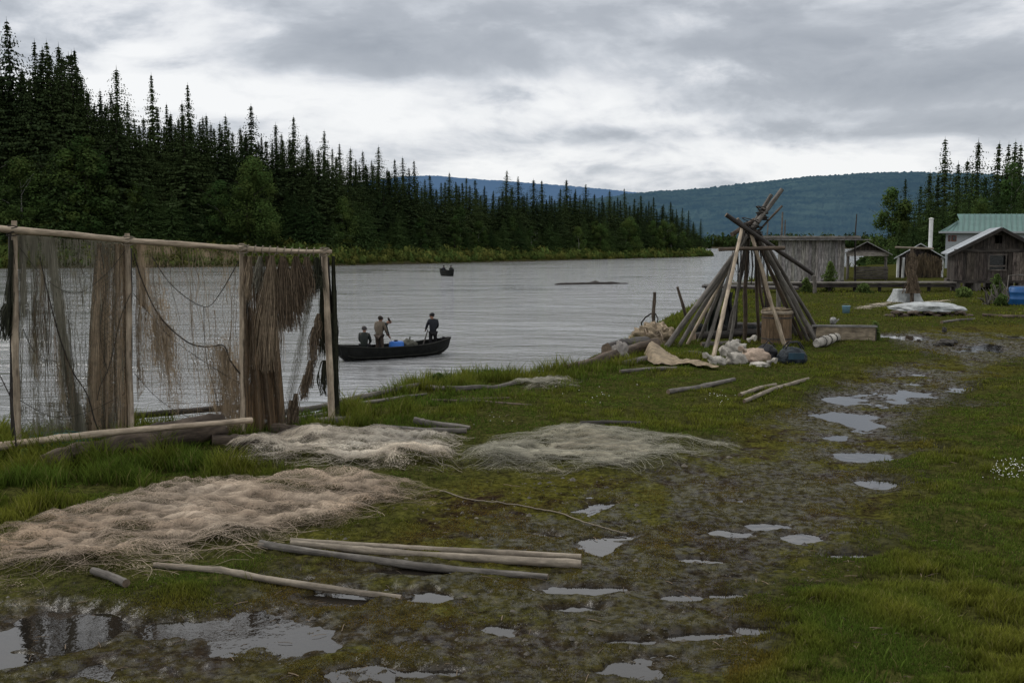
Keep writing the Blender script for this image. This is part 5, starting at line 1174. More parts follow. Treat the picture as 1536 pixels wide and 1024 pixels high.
mb = MB(); boardwall(mb, O, Wd, w, ze-.05, lambda u: ze+(zp-ze)*(1-abs(u/w*2-1)), .2, tones=(.5,.8)); mb.build('gable_boards', M['plankbrown'], e)
for dd in (0, 3.1):
    mb = MB(); mb.beam(O+D*dd+Vector((0,0,ze)), O+Wd*w+D*dd+Vector((0,0,ze)), .08, .1); mb.build('tie_beam', M['grey'], e)
# deck box below
e = thing('log_crib', 'low dark crib of stacked timbers beneath the open shelter', 'crib', O)
for k in range(5): mb = MB(); mb.beam(O+Wd*.4-D*.3+Vector((0,0,.12+.14*k)), O+Wd*(w+.1)-D*.3+Vector((0,0,.12+.14*k)), .14, .12, col=(.8+.1*k,)*3); mb.build('timber', M['plankbrown'], e)
for q in (.42, w): mb = MB(); mb.beam(O+Wd*q-D*.4+Vector((0,0,.1)), O+Wd*q-D*.4+Vector((0,0,.85)), .1, .1); mb.build('post', M['dark'], e)
# --- white roofed shack
Y_ = 60; O, D = frame(1346, 420, Y_); w = (1412-1346)*sc(Y_); ze = V(1346, 384, Y_)[2]-O.z; zp = V(1380, 365, Y_)[2]-O.z
e = thing('white_roofed_shack', 'low shack with a white sheet roof and white corner posts', 'shack', O)
M['whiteroof'] = plain('white_sheet_roof', (.55,.57,.58), .6, .25, 3); gable_roof(e, O, Wd, D, w, 3, ze, zp, .25, .3, M['whiteroof'], 8)
mb = MB(); boardwall(mb, O+D*.3, Wd, w, 0, lambda u: ze+(zp-ze)*(1-abs(u/w*2-1))-.06, .2, tones=(.5,.9)); boardwall(mb, O+D*3, -D, 2.7, 0, lambda u: ze-.06, .2, tones=(.6,1)); mb.build('wall', M['plankbrown'], e)
for k in (0, .12, 1): p = O+Wd*w*k; mb = MB(); mb.beam(p-Vector((0,0,.1)), p+Vector((0,0,ze-.08)), .12, .12, up=(0,1,0)); mb.build('corner_post', M['white'], e)
mb = clothlump('', '', '', tuple(O+Wd*(w*.60)-D*.25+Vector((0,0,.5))), (1.05,.35,.78), '', 5, 2.5, .35, flat=-.95); e2 = thing('net_pile', 'shaggy brown heap of old nets hung against the white roofed shack', 'fishing net', O+Wd*w*.6); mb.build('netting', M['net_brown'], e2, smooth=True)
rg = np.random.default_rng(4); mb = MB(); c = O+Wd*(w*.6)-D*.3
for k in range(420):
    x = rg.uniform(-1.05, 1.05); z = rg.uniform(.5, 1.55-.35*abs(x)); p = c+Wd*x-D*rg.uniform(.25, .45)+Vector((0,0,z)); L_ = rg.uniform(.3, .8); ribbon(mb, [p, p+Vector((rg.uniform(-.05,.05),0,-L_*.5)), p+Vector((rg.uniform(-.1,.1),0,max(-L_, -z)))], .02, rg, .5)
M['thatch'] = plain('brown_old_net_twine', (.10,.075,.045), .95, .4, 5); mb.build('loose_twine', M['thatch'], e2)
# stove pipe
p = Vector(V(1397, 329, 63)); mb = MB(); mb.tube([(p.x, p.y, gz(p.x,p.y)), p], .12, 14); mb.lathe([(.12,0),(.15,.0),(.15,.05),(.03,.10)], p, 14); tag(mb.build('stove_pipe', M['white'], smooth=True), 'tall whitish stove pipe standing behind the white roofed shack', 'chimney')
# --- dark gabled shed
Y_ = 43; O = Vector(V(1430, 437, Y_)); O.z = gz(O.x, O.y); D = Vector((.40,.917,0)).normalized(); Wd = Vector((.985,-.06,0)).normalized()
D = Vector((.335, .942, 0)).normalized(); w = (1560-1430)*sc(Y_)
ze = V(1430, 375, Y_)[2]-O.z; zp = V(1492, 341, Y_)[2]-O.z
e = thing('gabled_shed', 'dark weathered board shed with gable front and pale metal roof', 'shed', O)
mb = MB(); u0, u1 = (1480-1430)*sc(Y_), (1503-1430)*sc(Y_); z0_, z1_ = V(1490,404,Y_)[2]-O.z, V(1490,383,Y_)[2]-O.z
boardwall(mb, O, Wd, w, .38, lambda u: ze+.02, .17, skip=(u0,u1,z0_,z1_), tones=(.55,1.5)); mb.build('front_wall', M['plankbrown'], e)
mb = MB(); O2 = O-Vector((-Wd.y, Wd.x, 0))*.03; boardwall(mb, O2, Wd, w, ze, lambda u: ze+(zp-ze)*(1-abs(u/w*2-1))-.04, .17, skip=((1488-1430)*sc(Y_), (1496-1430)*sc(Y_), V(1490,365,Y_)[2]-O.z, V(1490,353,Y_)[2]-O.z), tones=(.45,.95)); mb.build('gable_boards', M['plankbrown'], e)
mb = MB(); boardwall(mb, O+D*4, -D, 4, .38, lambda u: ze, .17, tones=(.6,1.3)); boardwall(mb, O+Wd*w, D, 4, .38, lambda u: ze, .17); boardwall(mb, O+Wd*w+D*4, -Wd, w, .38, lambda u: ze+(zp-ze)*(1-abs(u/w*2-1))-.04, .17); mb.build('side_wall', M['plankbrown'], e)
M['metalroof'] = wood('galvanised_roof', (.40,.43,.46), (.24,.26,.28), .3, .1, .5); gable_roof(e, O, Wd, D, w, 4, ze, zp, .30, .35, M['metalroof'], 16, .06)
for s_ in (-1, 1):
    mid = O+Wd*(w/2)+Vector((0,0,zp-.07))-D*.37; ed = O+Wd*(w/2+s_*(w/2+.3))+Vector((0,0,ze-.07-.3*(zp-ze)/(w/2)))-D*.37; mb = MB(); mb.beam(mid, ed, .04, .14); mb.build('barge_board', M['dark'], e)
mb = MB(); mb.box(O+Wd*((u0+u1)/2)+D*.02+Vector((0,0,(z0_+z1_)/2)), (u1-u0,.02,z1_-z0_)); M['glass'] = plain('dark_glass', (.012,.014,.016), .15, .3, 3, spec=.6); win = mb.build('window', M['glass'], e)
Nn = Vector((Wd.y, -Wd.x, 0))
mb = MB(); c0_ = O+Nn*.035
for z in (z0_-.03, z0_+.25*(z1_-z0_), z1_+.03): mb.beam(c0_+Wd*(u0-.06)+Vector((0,0,z)), c0_+Wd*(u1+.06)+Vector((0,0,z)), .05, .06, col=(1.6,)*3)
for u in (u0-.03, u1+.03): mb.beam(c0_+Nn*.01+Wd*u+Vector((0,0,z0_)), c0_+Nn*.01+Wd*u+Vector((0,0,z1_)), .06, .05, up=(0,1,0), col=(1.5,)*3)
mb.build('frame', M['plankbrown'], win)
mb = MB(); mb.beam(O+Nn*.05+Vector((-.05,0,ze-.02)), O+Nn*.05+Wd*(w+.05)+Vector((0,0,ze-.02)), .05, .13, col=(.8,)*3); mb.beam(O+Nn*.05+Vector((-.05,0,.38)), O+Nn*.05+Wd*(w+.05)+Vector((0,0,.38)), .08, .12, col=(.7,)*3); mb.build('trim_beam', M['plankbrown'], e)
du = (1514-1430)*sc(Y_); mb = MB(); boardwall(mb, O+Nn*.03+Wd*du, Wd, .85, .45, lambda u: ze-.10, .16, tones=(1.5, 2.3)); dd_ = mb.build('door', M['plankbrown'], e); dd_['label'] = 'paler board door'
mb = MB(); mb.box(O+Nn*.07+Wd*(du+.08)+Vector((0,0,1.15)), (.03,.03,.14)); mb.build('handle', M['rope'], dd_)
for k in (0.02, .25, .5, .75, .98):
    for dv_ in (.08, 3.9): p = O+Wd*w*k+D*dv_; mb = MB(); mb.box(p+Vector((0,0,.12)), (.3,.3,.55), col=(.8,)*3); mb.build('foundation_block', M['grey'], e)
# --- green roofed house
Y_ = 80; O = Vector(V(1417, 395, Y_)); O.z = gz(O.x, O.y)-.1; D = Vector((.42,.907,0)).normalized(); Wd = Vector((1,0,0)); w = 9.2; dp = 6.5
ze = V(1417, 346, Y_)[2]-O.z; zr = V(1480, 321, Y_+3)[2]-O.z
e = thing('green_roofed_house', 'white walled house with green metal hip roof behind the gabled shed', 'house', O)
M['greenroof'] = plain('green_metal_roof', (.08,.165,.148), .5, .15, 1.2, spec=.4); M['whitewall'] = plain('white_house_wall', (.38,.41,.43), .8, .08, 1.5)
mb = MB(); 
def L_(u, v, z): return O+Wd*u+D*v+Vector((0,0,z))
mb.add([L_(0,0,0),L_(w,0,0),L_(w,dp,0),L_(0,dp,0),L_(0,0,ze),L_(w,0,ze),L_(w,dp,ze),L_(0,dp,ze)], [(0,1,5,4),(1,2,6,5),(2,3,7,6),(3,0,4,7)]); 
for k in range(18): z = .15+k*(ze-.2)/18; mb.beam(L_(-.015,-.015,z), L_(w+.015,-.015,z), .02, .015, col=(.6,)*3)
mb.build('wall', M['whitewall'], e)
mb = MB(); o_ = .55; r0, r1 = 1.5, w-1.5
zg = ze+.72*(zr-ze)
E_ = [L_(-o_,-o_,ze-.1),L_(w+o_,-o_,ze-.1),L_(w+o_,dp+o_,ze-.1),L_(-o_,dp+o_,ze-.1)]; Rg = [L_(.75,dp/2,zr),L_(w-.75,dp/2,zr)]
k_ = .62; Ga = [L_(1.0,dp/2*(k_)+.05,ze+k_*(zr-ze)),L_(1.0,dp-dp/2*k_-.05,ze+k_*(zr-ze)),L_(w-1.0,dp/2*k_+.05,ze+k_*(zr-ze)),L_(w-1.0,dp-dp/2*k_-.05,ze+k_*(zr-ze))]
vs = E_+Rg+Ga; mb.add(vs, [(0,1,8,5,4,6),(2,3,7,4,5,9),(3,0,6,7),(1,2,9,8),(6,4,7),(8,9,5),(3,2,1,0)])
mb.build('roof', M['greenroof'], e)
mb = MB()
for k in range(24):
    u = -.4+(w+.8)*k/23; uu = max(.95, min(w-.95, u)); a_ = L_(u,-o_,ze-.08); b_ = L_(uu,dp/2-.03,zr+.02) if abs(u-uu) < .01 else L_(uu, dp/2*k_*(.9 if 0<u<w else .7), ze+k_*(zr-ze)*.95); mb.beam(a_, b_, .04, .045, col=(.8,)*3)
mb.build('roof_seam', M['greenroof'], e); mb = MB(); mb.beam(L_(-o_,-o_-.02,ze-.13), L_(w+o_,-o_-.02,ze-.13), .04, .14); mb.build('eaves_board', M['whitewall'], e)
M['redframe'] = plain('red_brown_frame', (.18,.07,.05), .7)
for (xa, xb) in ((1421,1424),(1425.5,1433)):
    ua, ub = (xa-1417)*sc(Y_), (xb-1417)*sc(Y_); za, zb = V(1420,362,Y_)[2]-O.z, V(1420,353,Y_)[2]-O.z; mb = MB(); c = L_((ua+ub)/2,-.04,(za+zb)/2); mb.box(c, (ub-ua,.05,zb-za)); fr = mb.build('window', M['redframe'], e)
    mb = MB(); mb.box(c-Vector((0,.03,0)), ((ub-ua)*.6,.02,(zb-za)*.7)); mb.build('pane', M['glass'], fr)
# --- boardwalk
bw = thing('boardwalk', 'raised narrow boardwalk of weathered planks running between the sheds', 'boardwalk', G(1280, 436)); a = Vector(V(1095, 424.5, 42)); b = Vector(V(1432, 423.5, 42.6)); n_ = 9
for k in range(2):
    mb = MB(); mb.beam(a+Vector((0,.45*k,0)), b+Vector((0,.45*k,0)), .40, .06, col=(1.3-.2*k,)*3); mb.build('plank', M['grey'], bw)
mb = MB(); mb.beam(a+Vector((0,-.12,-.12)), b+Vector((0,-.12,-.12)), .08, .14, col=(.45,)*3); mb.build('bearer', M['plankbrown'], bw)
for k in range(n_+1):
    p = a.lerp(b, k/n_); mb = MB(); mb.tube([(p.x, p.y+.1, gz(p.x,p.y)-.1), (p.x, p.y+.1, p.z-.04)], .075, 7); mb.build('post', M['dark'], bw)
for (x, y0, y1, s_, l_) in [(1222,414,441,4,'weathered post beside the boardwalk, under the fallen pole'),(1141,414,442,5,'weathered post under the boardwalk left end'),(1168,433,463,6,'short pale stump post in the grass behind the drum')]:
    p = G(x, y1); t_ = Vector(V(x, y0, p.y)); tag(pole('post', [p-Vector((0,0,.1)), t_], .08, M['grey'], None, s_, sub=4), l_, 'post')
# --- crossed post with hung net and white stand
Y_ = 34.5; e = thing('net_post', 'upright post with a crossbar and brown net wound around it', 'post', G(1368, 455)); 
p0 = Vector(V(1368, 450, Y_)); pole('post', [(p0.x,p0.y,gz(p0.x,p0.y)), V(1368,371,Y_)], [.07,.055], M['brown'], e, 9); pole('crossbar', [V(1343,371,Y_-.05), V(1400,373,Y_-.05)], .035, M['pale'], e, 10)
rg = np.random.default_rng(14); mb = MB()
for k in range(200):
    x0 = rg.normal(1368, 3); x1 = 1368+rg.normal(0, 5.5); y0_ = rg.uniform(378, 405); P = [V(x0+(x1-x0)*t_**1.5+1.5*math.sin(t_*5+k), y0_+(440-y0_)*t_, Y_-.12+.12*rg.random()) for t_ in np.linspace(0, 1, 7)]; ribbon(mb, [Vector(p) for p in P], .014, rg, .2)
mb.build('wound_net', M['strand_brown'], e)
mb = MB(); mb.tube([V(1361,440,Y_),V(1364,415,Y_)], .03, 6); mb.build('brace', M['brown'], e); mb = MB(); mb.tube([V(1377,440,Y_),V(1370,412,Y_)], .03, 6); mb.build('brace', M['brown'], e)
def drape(name, label, cat, cx_, cy_, wpx, hpx, mat, seed, top=.7, dpt=.8):
    g_ = G(cx_, cy_); s_ = sc(g_.y); wt, h_ = wpx*s_/2, hpx*s_; vs = []; n, m_ = 40, 14
    for j in range(m_+1):
        k = j/m_
        for i in range(n):
            w_ = 6.283*i/n; c_, s2 = math.cos(w_), math.sin(w_); sq = 1/max(abs(c_), abs(s2))**.75
            if k < .35: r = k/.35*wt*top; z = h_
            else: q = (k-.35)/.65; r = wt*(top+(1-top)*q**1.6)*(1+.10*q*math.sin(w_*7+seed)+.06*q*math.sin(w_*13)); z = h_*(1-q)
            vs.append(Vector((g_.x+c_*sq*r, g_.y+wt*dpt+s2*sq*r*dpt, g_.z+z+.02*mnoise.noise(Vector((c_*r*6, s2*r*6, seed)))+.01)))
    fs = [(j*n+i, (j+1)*n+i, (j+1)*n+(i+1) % n, j*n+(i+1) % n) for j in range(m_) for i in range(n)]
    mb = MB(); mb.add(vs, fs); return tag(mb.build(name, M[mat], smooth=True), label, cat)
M['tarp'] = plain('dirty_white_tarp', (.40,.42,.42), .8, .45, 5, bump=.8, dist=.04)
drape('tarp', 'dirty white tarp draped over a stand at the foot of the crossed post', 'tarp', 1364, 455, 46, 19, 'tarp', 3, .78, .6)
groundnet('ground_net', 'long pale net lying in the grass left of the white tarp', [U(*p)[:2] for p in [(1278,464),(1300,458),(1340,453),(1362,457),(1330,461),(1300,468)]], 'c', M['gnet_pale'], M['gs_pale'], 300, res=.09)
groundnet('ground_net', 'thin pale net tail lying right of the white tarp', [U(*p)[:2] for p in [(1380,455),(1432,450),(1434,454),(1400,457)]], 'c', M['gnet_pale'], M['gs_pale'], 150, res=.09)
# pale sheet on slabs
e = thing('covered_stack', 'low stack of flat stones covered by a long pale sheet', 'stack', G(1400, 476)); g_ = G(1402, 476); s_ = sc(g_.y)
mb = MB()
mb = clothlump('', '', '', (g_.x+.1, g_.y+.7, g_.z+.12), (51*s_, .75, .17), '', 7, 1.6, .22, flat=-.3); mb.build('sheet', M['tarp'], e, smooth=True)
for k in range(11): 
    x = -1.25+k*.22; mb = clothlump('', '', '', (g_.x+x, g_.y+rnd.uniform(0,.2), g_.z-.03+.09*(k % 2)), (.17,.14,.06), '', k, 2, .35, n=8); mb.build('stone_slab', M['brown'], e)
# stones on the track
for i, (x, y, w_, h_, l_) in enumerate([(1416,516,22,9,'largest dark stone on the wet track edge, front'),(1430,515,13,6,'low dark stone right of the largest stone'),(1416,498,7,8,'upright small dark stone farther back near the covered stack'),(1405,518,9,4,'flat little stone left of the largest stone'),(1378,510,8,3,'tiny pale stone at the grass edge by the puddle')]):
    g_ = G(x, y); s_ = sc(g_.y); M['stone'] = M.get('stone') or plain('dark_stone', (.055,.05,.045), .8, .5, 9); mb = clothlump('', '', '', tuple(g_-Vector((0,0,.01))), (w_*s_/2, w_*s_*.4, h_*s_/1.5), '', i+30, 1.7, .5, n=10); tag(mb.build('stone', M['stone'], smooth=False), l_, 'stone')
lying('plank', 'dark plank lying in the grass at the right frame edge', 'plank', [(1473,477),(1510,478),(1580,479)], .05, M['brown'], 401)
lying('plank', 'two grey boards in the grass before the covered stack', 'plank', [(1412,487),(1440,484),(1462,484)], .035, M['grey'], 402)
# brush pile, blue barrel right
rg = np.random.default_rng(17); e = thing('brush_pile', 'tangled pile of grey branches beside the blue barrel at right', 'brush pile', G(1495, 458))
for k in range(46):
    x = rg.uniform(1478, 1512); y = rg.uniform(420, 450)+(1512-x)*.3; g_ = G(x, 456+rg.uniform(-5, 5)); a = Vector(V(x+rg.uniform(-14,10), max(418,y), g_.y)); mb = MB(); mid = g_.lerp(a, .5)+Vector(tuple(rg.normal(0,.08,3)))
    mb.tube([g_, mid, a], [.025,.02,.008], 5); mb.build('branch', M['grey'] if k % 3 else M['dark'], e, smooth=True)
g_ = G(1526, 458); M['bluebarrel'] = plain('blue_plastic', (.012,.09,.26), .45, .2, 3, spec=.4); s_ = sc(g_.y)
e = thing('blue_barrel', 'blue plastic barrel at the right edge beside the brush pile', 'barrel', g_); mb = MB(); mb.lathe([(12*s_,0),(13.5*s_,2*s_),(13.5*s_,8*s_),(14.2*s_,9*s_),(13.5*s_,10*s_),(13.5*s_,18*s_),(14.2*s_,19*s_),(13.5*s_,20*s_),(13*s_,25*s_),(11.5*s_,26.5*s_)], g_, 24); mb.build('barrel_body', M['bluebarrel'], e, smooth=True)
mb = MB(); mb.lathe([(11*s_,26.6*s_),(11*s_,27.6*s_),(3*s_,27.8*s_)], g_, 20); mb.build('lid', M['bluebarrel'], e)
tag((lambda mb: (mb.tube([G(1508,458), G(1511,458)+Vector((0,0,1.0)), Vector(V(1530,412,g_.y)), Vector(V(1560,416,g_.y))], [.02,.02,.02,.02], 6, ), mb)[1])(MB()).build('bent_pipe', M['grey'], smooth=True), 'thin bent grey pipe arching over the blue barrel', 'pipe')
# green shrubs round the village
def shrub(label, px, py, wpx, hpx, seed, n=700, cat='shrub', name='shrub', mat='bush', lsz=.05):
    g_ = G(px, py); s_ = sc(g_.y); rg_ = np.random.default_rng(seed); W2, H2 = wpx*s_/2, hpx*s_; P, A_, B_, cl = [], [], [], []
    for k in range(n):
        t_ = rg_.random()**.8; a = rg_.random()*6.28; r = W2*rg_.random()**.6*(.5+.5*math.sin(a*2+seed))**.3*math.sqrt(max(0.02, 1-t_**1.6))*(.7+.6*mnoise.noise(Vector((math.cos(a)*2, math.sin(a)*2, t_*3+seed)))); c = np.array([g_.x+math.cos(a)*r, g_.y+.3+math.sin(a)*r*.7, g_.z+t_*H2]); d = rg_.normal(size=3); d /= np.linalg.norm(d); e_ = np.cross(d, rg_.normal(size=3)); e_ /= np.linalg.norm(e_)
        P.append(c); A_.append(d*lsz*.5*rg_.uniform(.6,1.3)); B_.append(e_*lsz*rg_.uniform(.6,1.3)); q = .5+.8*t_; cl.append((q,q,q))
    v, f = quads_from(np.array(P), np.array(A_), np.array(B_)); return tag(nmesh(name, v, f, M[mat], False, {'col': np.repeat(np.array(cl), 4, 0)}), label, cat)
shrub('leafy green shrub growing at the boardwalk, right half of the grey shed', 1247, 438, 34, 44, 1, 900); shrub('low bush under the boardwalk left of the open shelter', 1212, 441, 26, 22, 2); shrub('tufted weed growing at the right end of the trough', 1320, 512, 18, 26, 3, 500, 'weed', 'weed')
shrub('low green bush under the boardwalk behind the bucket', 1300, 441, 40, 14, 4); shrub('green weeds below the gabled shed wall', 1450, 447, 60, 14, 5); shrub('weedy bush in front of the blue barrel', 1508, 462, 40, 16, 6); shrub('bushy weeds crowning the brush pile', 1500, 452, 36, 40, 7, 500)
# daisies on the verge
rg = np.random.default_rng(19); M['petal'] = plain('white_petals', (.6,.6,.56), .8); v = []; f = []; k_ = 0
for (cx_, cy_, rx, ry, n) in [(1510,722,34,12,90),(1075,605,26,10,16),(880,600,60,16,14),(750,640,60,10,8)]:
    for i in range(n):
        x, y, _ = U(cx_+rg.normal(0, rx*.5), cy_+rg.normal(0, ry*.5)); z = gz(x, y)+rg.uniform(.04, .09); s_ = rg.uniform(.0035, .006)*max(1, y/11)
        a = rg.random(); P = [(x+math.cos(a+j*1.2566)*s_, y+math.sin(a+j*1.2566)*s_*.8, z+math.sin(a+j*1.2566)*s_*.6) for j in range(5)]; v += P; f.append(tuple(range(k_, k_+5))); k_ += 5
mb = MB(); mb.add(v, f); tag(mb.build('white_wildflowers', M['petal']), 'scattered tiny white wildflowers in the grass', 'flowers', kind='stuff')
# ================= boats =================
def skin(verts, edges, rad, sub=1):
    me = bpy.data.meshes.new('s'); me.from_pydata(verts, edges, []); o = bpy.data.objects.new('s', me); C.objects.link(o)
    md = o.modifiers.new('k', 'SKIN'); md.use_smooth_shade = True
    for i, d in enumerate(me.skin_vertices[0].data): d.radius = (rad[i], rad[i]) if not hasattr(rad[i], '__len__') else rad[i]; d.use_root = (i == 0)
    s_ = o.modifiers.new('u', 'SUBSURF'); s_.levels = sub; s_.render_levels = sub
    dg = bpy.context.evaluated_depsgraph_get(); dg.update(); r = bpy.data.meshes.new_from_object(o.evaluated_get(dg)); bpy.data.objects.remove(o); ca = r.color_attributes.new('col', 'FLOAT_COLOR', 'CORNER'); ca.data.foreach_set('color', [1.0]*(4*len(r.loops))); return r
def cmat(n, c, **k):
    M[n] = M.get(n) or plain(n, c, .85, .3, 12, bump=.5, dist=.01, **k); return M[n]
skinm = cmat('skin', (.28,.16,.11))
def person(label, loc, rot, J, cols, hat='cap', group=None):
    """J: joint positions (x right, y forward, z up)"""
    e = thing('person', label, 'person', loc); e.rotation_euler = (0, 0, rot)
    V3 = Vector; names = ['pelvis','waist','chest','neck','head','crown']
    v = [V3(J[n]) for n in names]; rad = [(.11,.085),(.10,.08),(.11,.08),.055,(.088,.102),(.068,.08)]; ed = [(0,1),(1,2),(2,3),(3,4),(4,5)]
    def limb(root, pts, rs):
        p = root
        for q, r in zip(pts, rs): v.append(V3(q)); rad.append(r); ed.append((p, len(v)-1)); p = len(v)-1
        return p
    arms, legs = [], []
    for s_ in 'lr':
        h = limb(2, [J['sh'+s_], J['el'+s_], J['wr'+s_]], [.050,.038,.030]); d = (V3(J['wr'+s_])-V3(J['el'+s_])).normalized(); w_ = V3(J['wr'+s_]); sd_ = d.cross(V3((0,1,.3))).normalized()
        palm = limb(h, [w_+d*.07], [(.036,.018)])
        for k in range(4): q = w_+d*.09+sd_*(.028-.019*k); limb(palm, [q+d*.03, q+d*(.065-.006*abs(k-1))+V3((0,.012,-.01))], [.0095,.008])
        limb(h, [w_+d*.04+sd_*.045+V3((0,.02,0)), w_+d*.075+sd_*.055+V3((0,.03,0))], [.011,.009])
        limb(0, [J['hp'+s_], J['kn'+s_], J['an'+s_], J['to'+s_]], [.085,.062,.045,.04])
    hd = V3(J['head']); fwd = V3(J.get('look', (0,1,0))).normalized(); limb(4, [hd+fwd*.10+V3((0,0,-.01))], [.014])
    sdv = fwd.cross(V3((0,0,1))).normalized()
    for s_ in (-1, 1): limb(4, [hd+sdv*.088*s_], [.016])
    me = skin([tuple(p) for p in v], ed, rad); me.materials.append(skinm); b = bpy.data.objects.new('body', me); C.objects.link(b); b.parent = e
    # jacket
    jv = [V3(J['pelvis'])+V3((0,0,-.13)), V3(J['waist']), V3(J['chest']), V3(J['neck'])+V3((0,0,.0))]; jr = [(.185,.15),(.17,.135),(.19,.145),(.095,.095)]; je = [(0,1),(1,2),(2,3)]
    for s_ in 'lr':
        p = 2
        for q, r in ((J['sh'+s_], .085), (J['el'+s_], .066), (V3(J['wr'+s_]).lerp(V3(J['el'+s_]), .06), .050)): jv.append(V3(q)); jr.append(r); je.append((p, len(jv)-1)); p = len(jv)-1
    me = skin([tuple(p) for p in jv], je, jr); me.materials.append(cols[0]); o = bpy.data.objects.new('jacket', me); C.objects.link(o); o.parent = e
    tv = [V3(J['pelvis'])]; tr_ = [(.16,.13)]; te = []
    for s_ in 'lr':
        p = 0
        for q, r in ((J['hp'+s_], .105), (J['kn'+s_], .082), (J['an'+s_], .066)): tv.append(V3(q)); tr_.append(r); te.append((p, len(tv)-1)); p = len(tv)-1
    me = skin([tuple(p) for p in tv], te, tr_); me.materials.append(cols[1]); o = bpy.data.objects.new('trousers', me); C.objects.link(o); o.parent = e
    for s_ in 'lr':
        me = skin([tuple(V3(J['an'+s_])+V3((0,-.02,.12))), tuple(V3(J['an'+s_])+V3((0,-.02,-.02))), tuple(V3(J['to'+s_]))], [(0,1),(1,2)], [.072,.062,.05]); me.materials.append(cmat('boot', (.015,.015,.013))); o = bpy.data.objects.new('boot', me); C.objects.link(o); o.parent = e
    mb = MB(); c = hd+V3((0,0,.03)); vs = []; n = 12
    for j in range(6):
        for i in range(n): a = 6.283*i/n; th = (1.85-.5*math.sin(a))*j/5; vs.append(c-fwd*.012+sdv*(math.sin(th)*math.cos(a)*.116)+fwd*(math.sin(th)*math.sin(a)*.130)+V3((0,0,math.cos(th)*.118)))
    mb.add(vs, [(j*n+i, (j+1)*n+i, (j+1)*n+(i+1) % n, j*n+(i+1) % n) for j in range(5) for i in range(n)])
    if hat == 'cap': mb.add([c+sdv*.07*s_+fwd*f_+V3((0,0,.0-.01*(f_ > .12))) for s_, f_ in ((-1,.09),(1,.09),(.7,.18),(-.7,.18))], [(0,1,2,3)])
    mb.build('hat' if hat == 'cap' else 'hair', cols[2], None, smooth=True).parent = e
    return e
def stand(lean=0.0, h=1.0, arms='down'):
    J = dict(pelvis=(0,0,.94),waist=(0,.02*lean,1.08),chest=(0,.10*lean,1.34),neck=(0,.20*lean,1.50),head=(0,.26*lean,1.62),crown=(0,.27*lean,1.70),
      shl=(-.19,.12*lean,1.42),shr=(.19,.12*lean,1.42),ell=(-.25,.04+.2*lean,1.14),elr=(.25,.04+.2*lean,1.14),wrl=(-.24,.16+.2*lean,.92),wrr=(.24,.16+.2*lean,.92),
      hpl=(-.10,0,.86),hpr=(.10,0,.86),knl=(-.11,.03,.48),knr=(.12,.05,.48),anl=(-.12,0,.09),anr=(.13,.03,.09),tol=(-.13,.15,.04),tor=(.15,.17,.04))
    return J
def sit():
    J = stand(.3); 
    for k in ('pelvis','waist','chest','neck','head','crown','shl','shr','ell','elr','wrl','wrr'): x, y, z = J[k]; J[k] = (x, y, z-.44)
    J.update(hpl=(-.1,.06,.46), hpr=(.1,.06,.46), knl=(-.13,.42,.48), knr=(.13,.42,.48), anl=(-.13,.42,.09), anr=(.14,.45,.09), tol=(-.14,.56,.04), tor=(.15,.58,.04), wrl=(-.12,.38,.58), wrr=(.12,.38,.58), ell=(-.24,.16,.68), elr=(.24,.16,.68)); return J
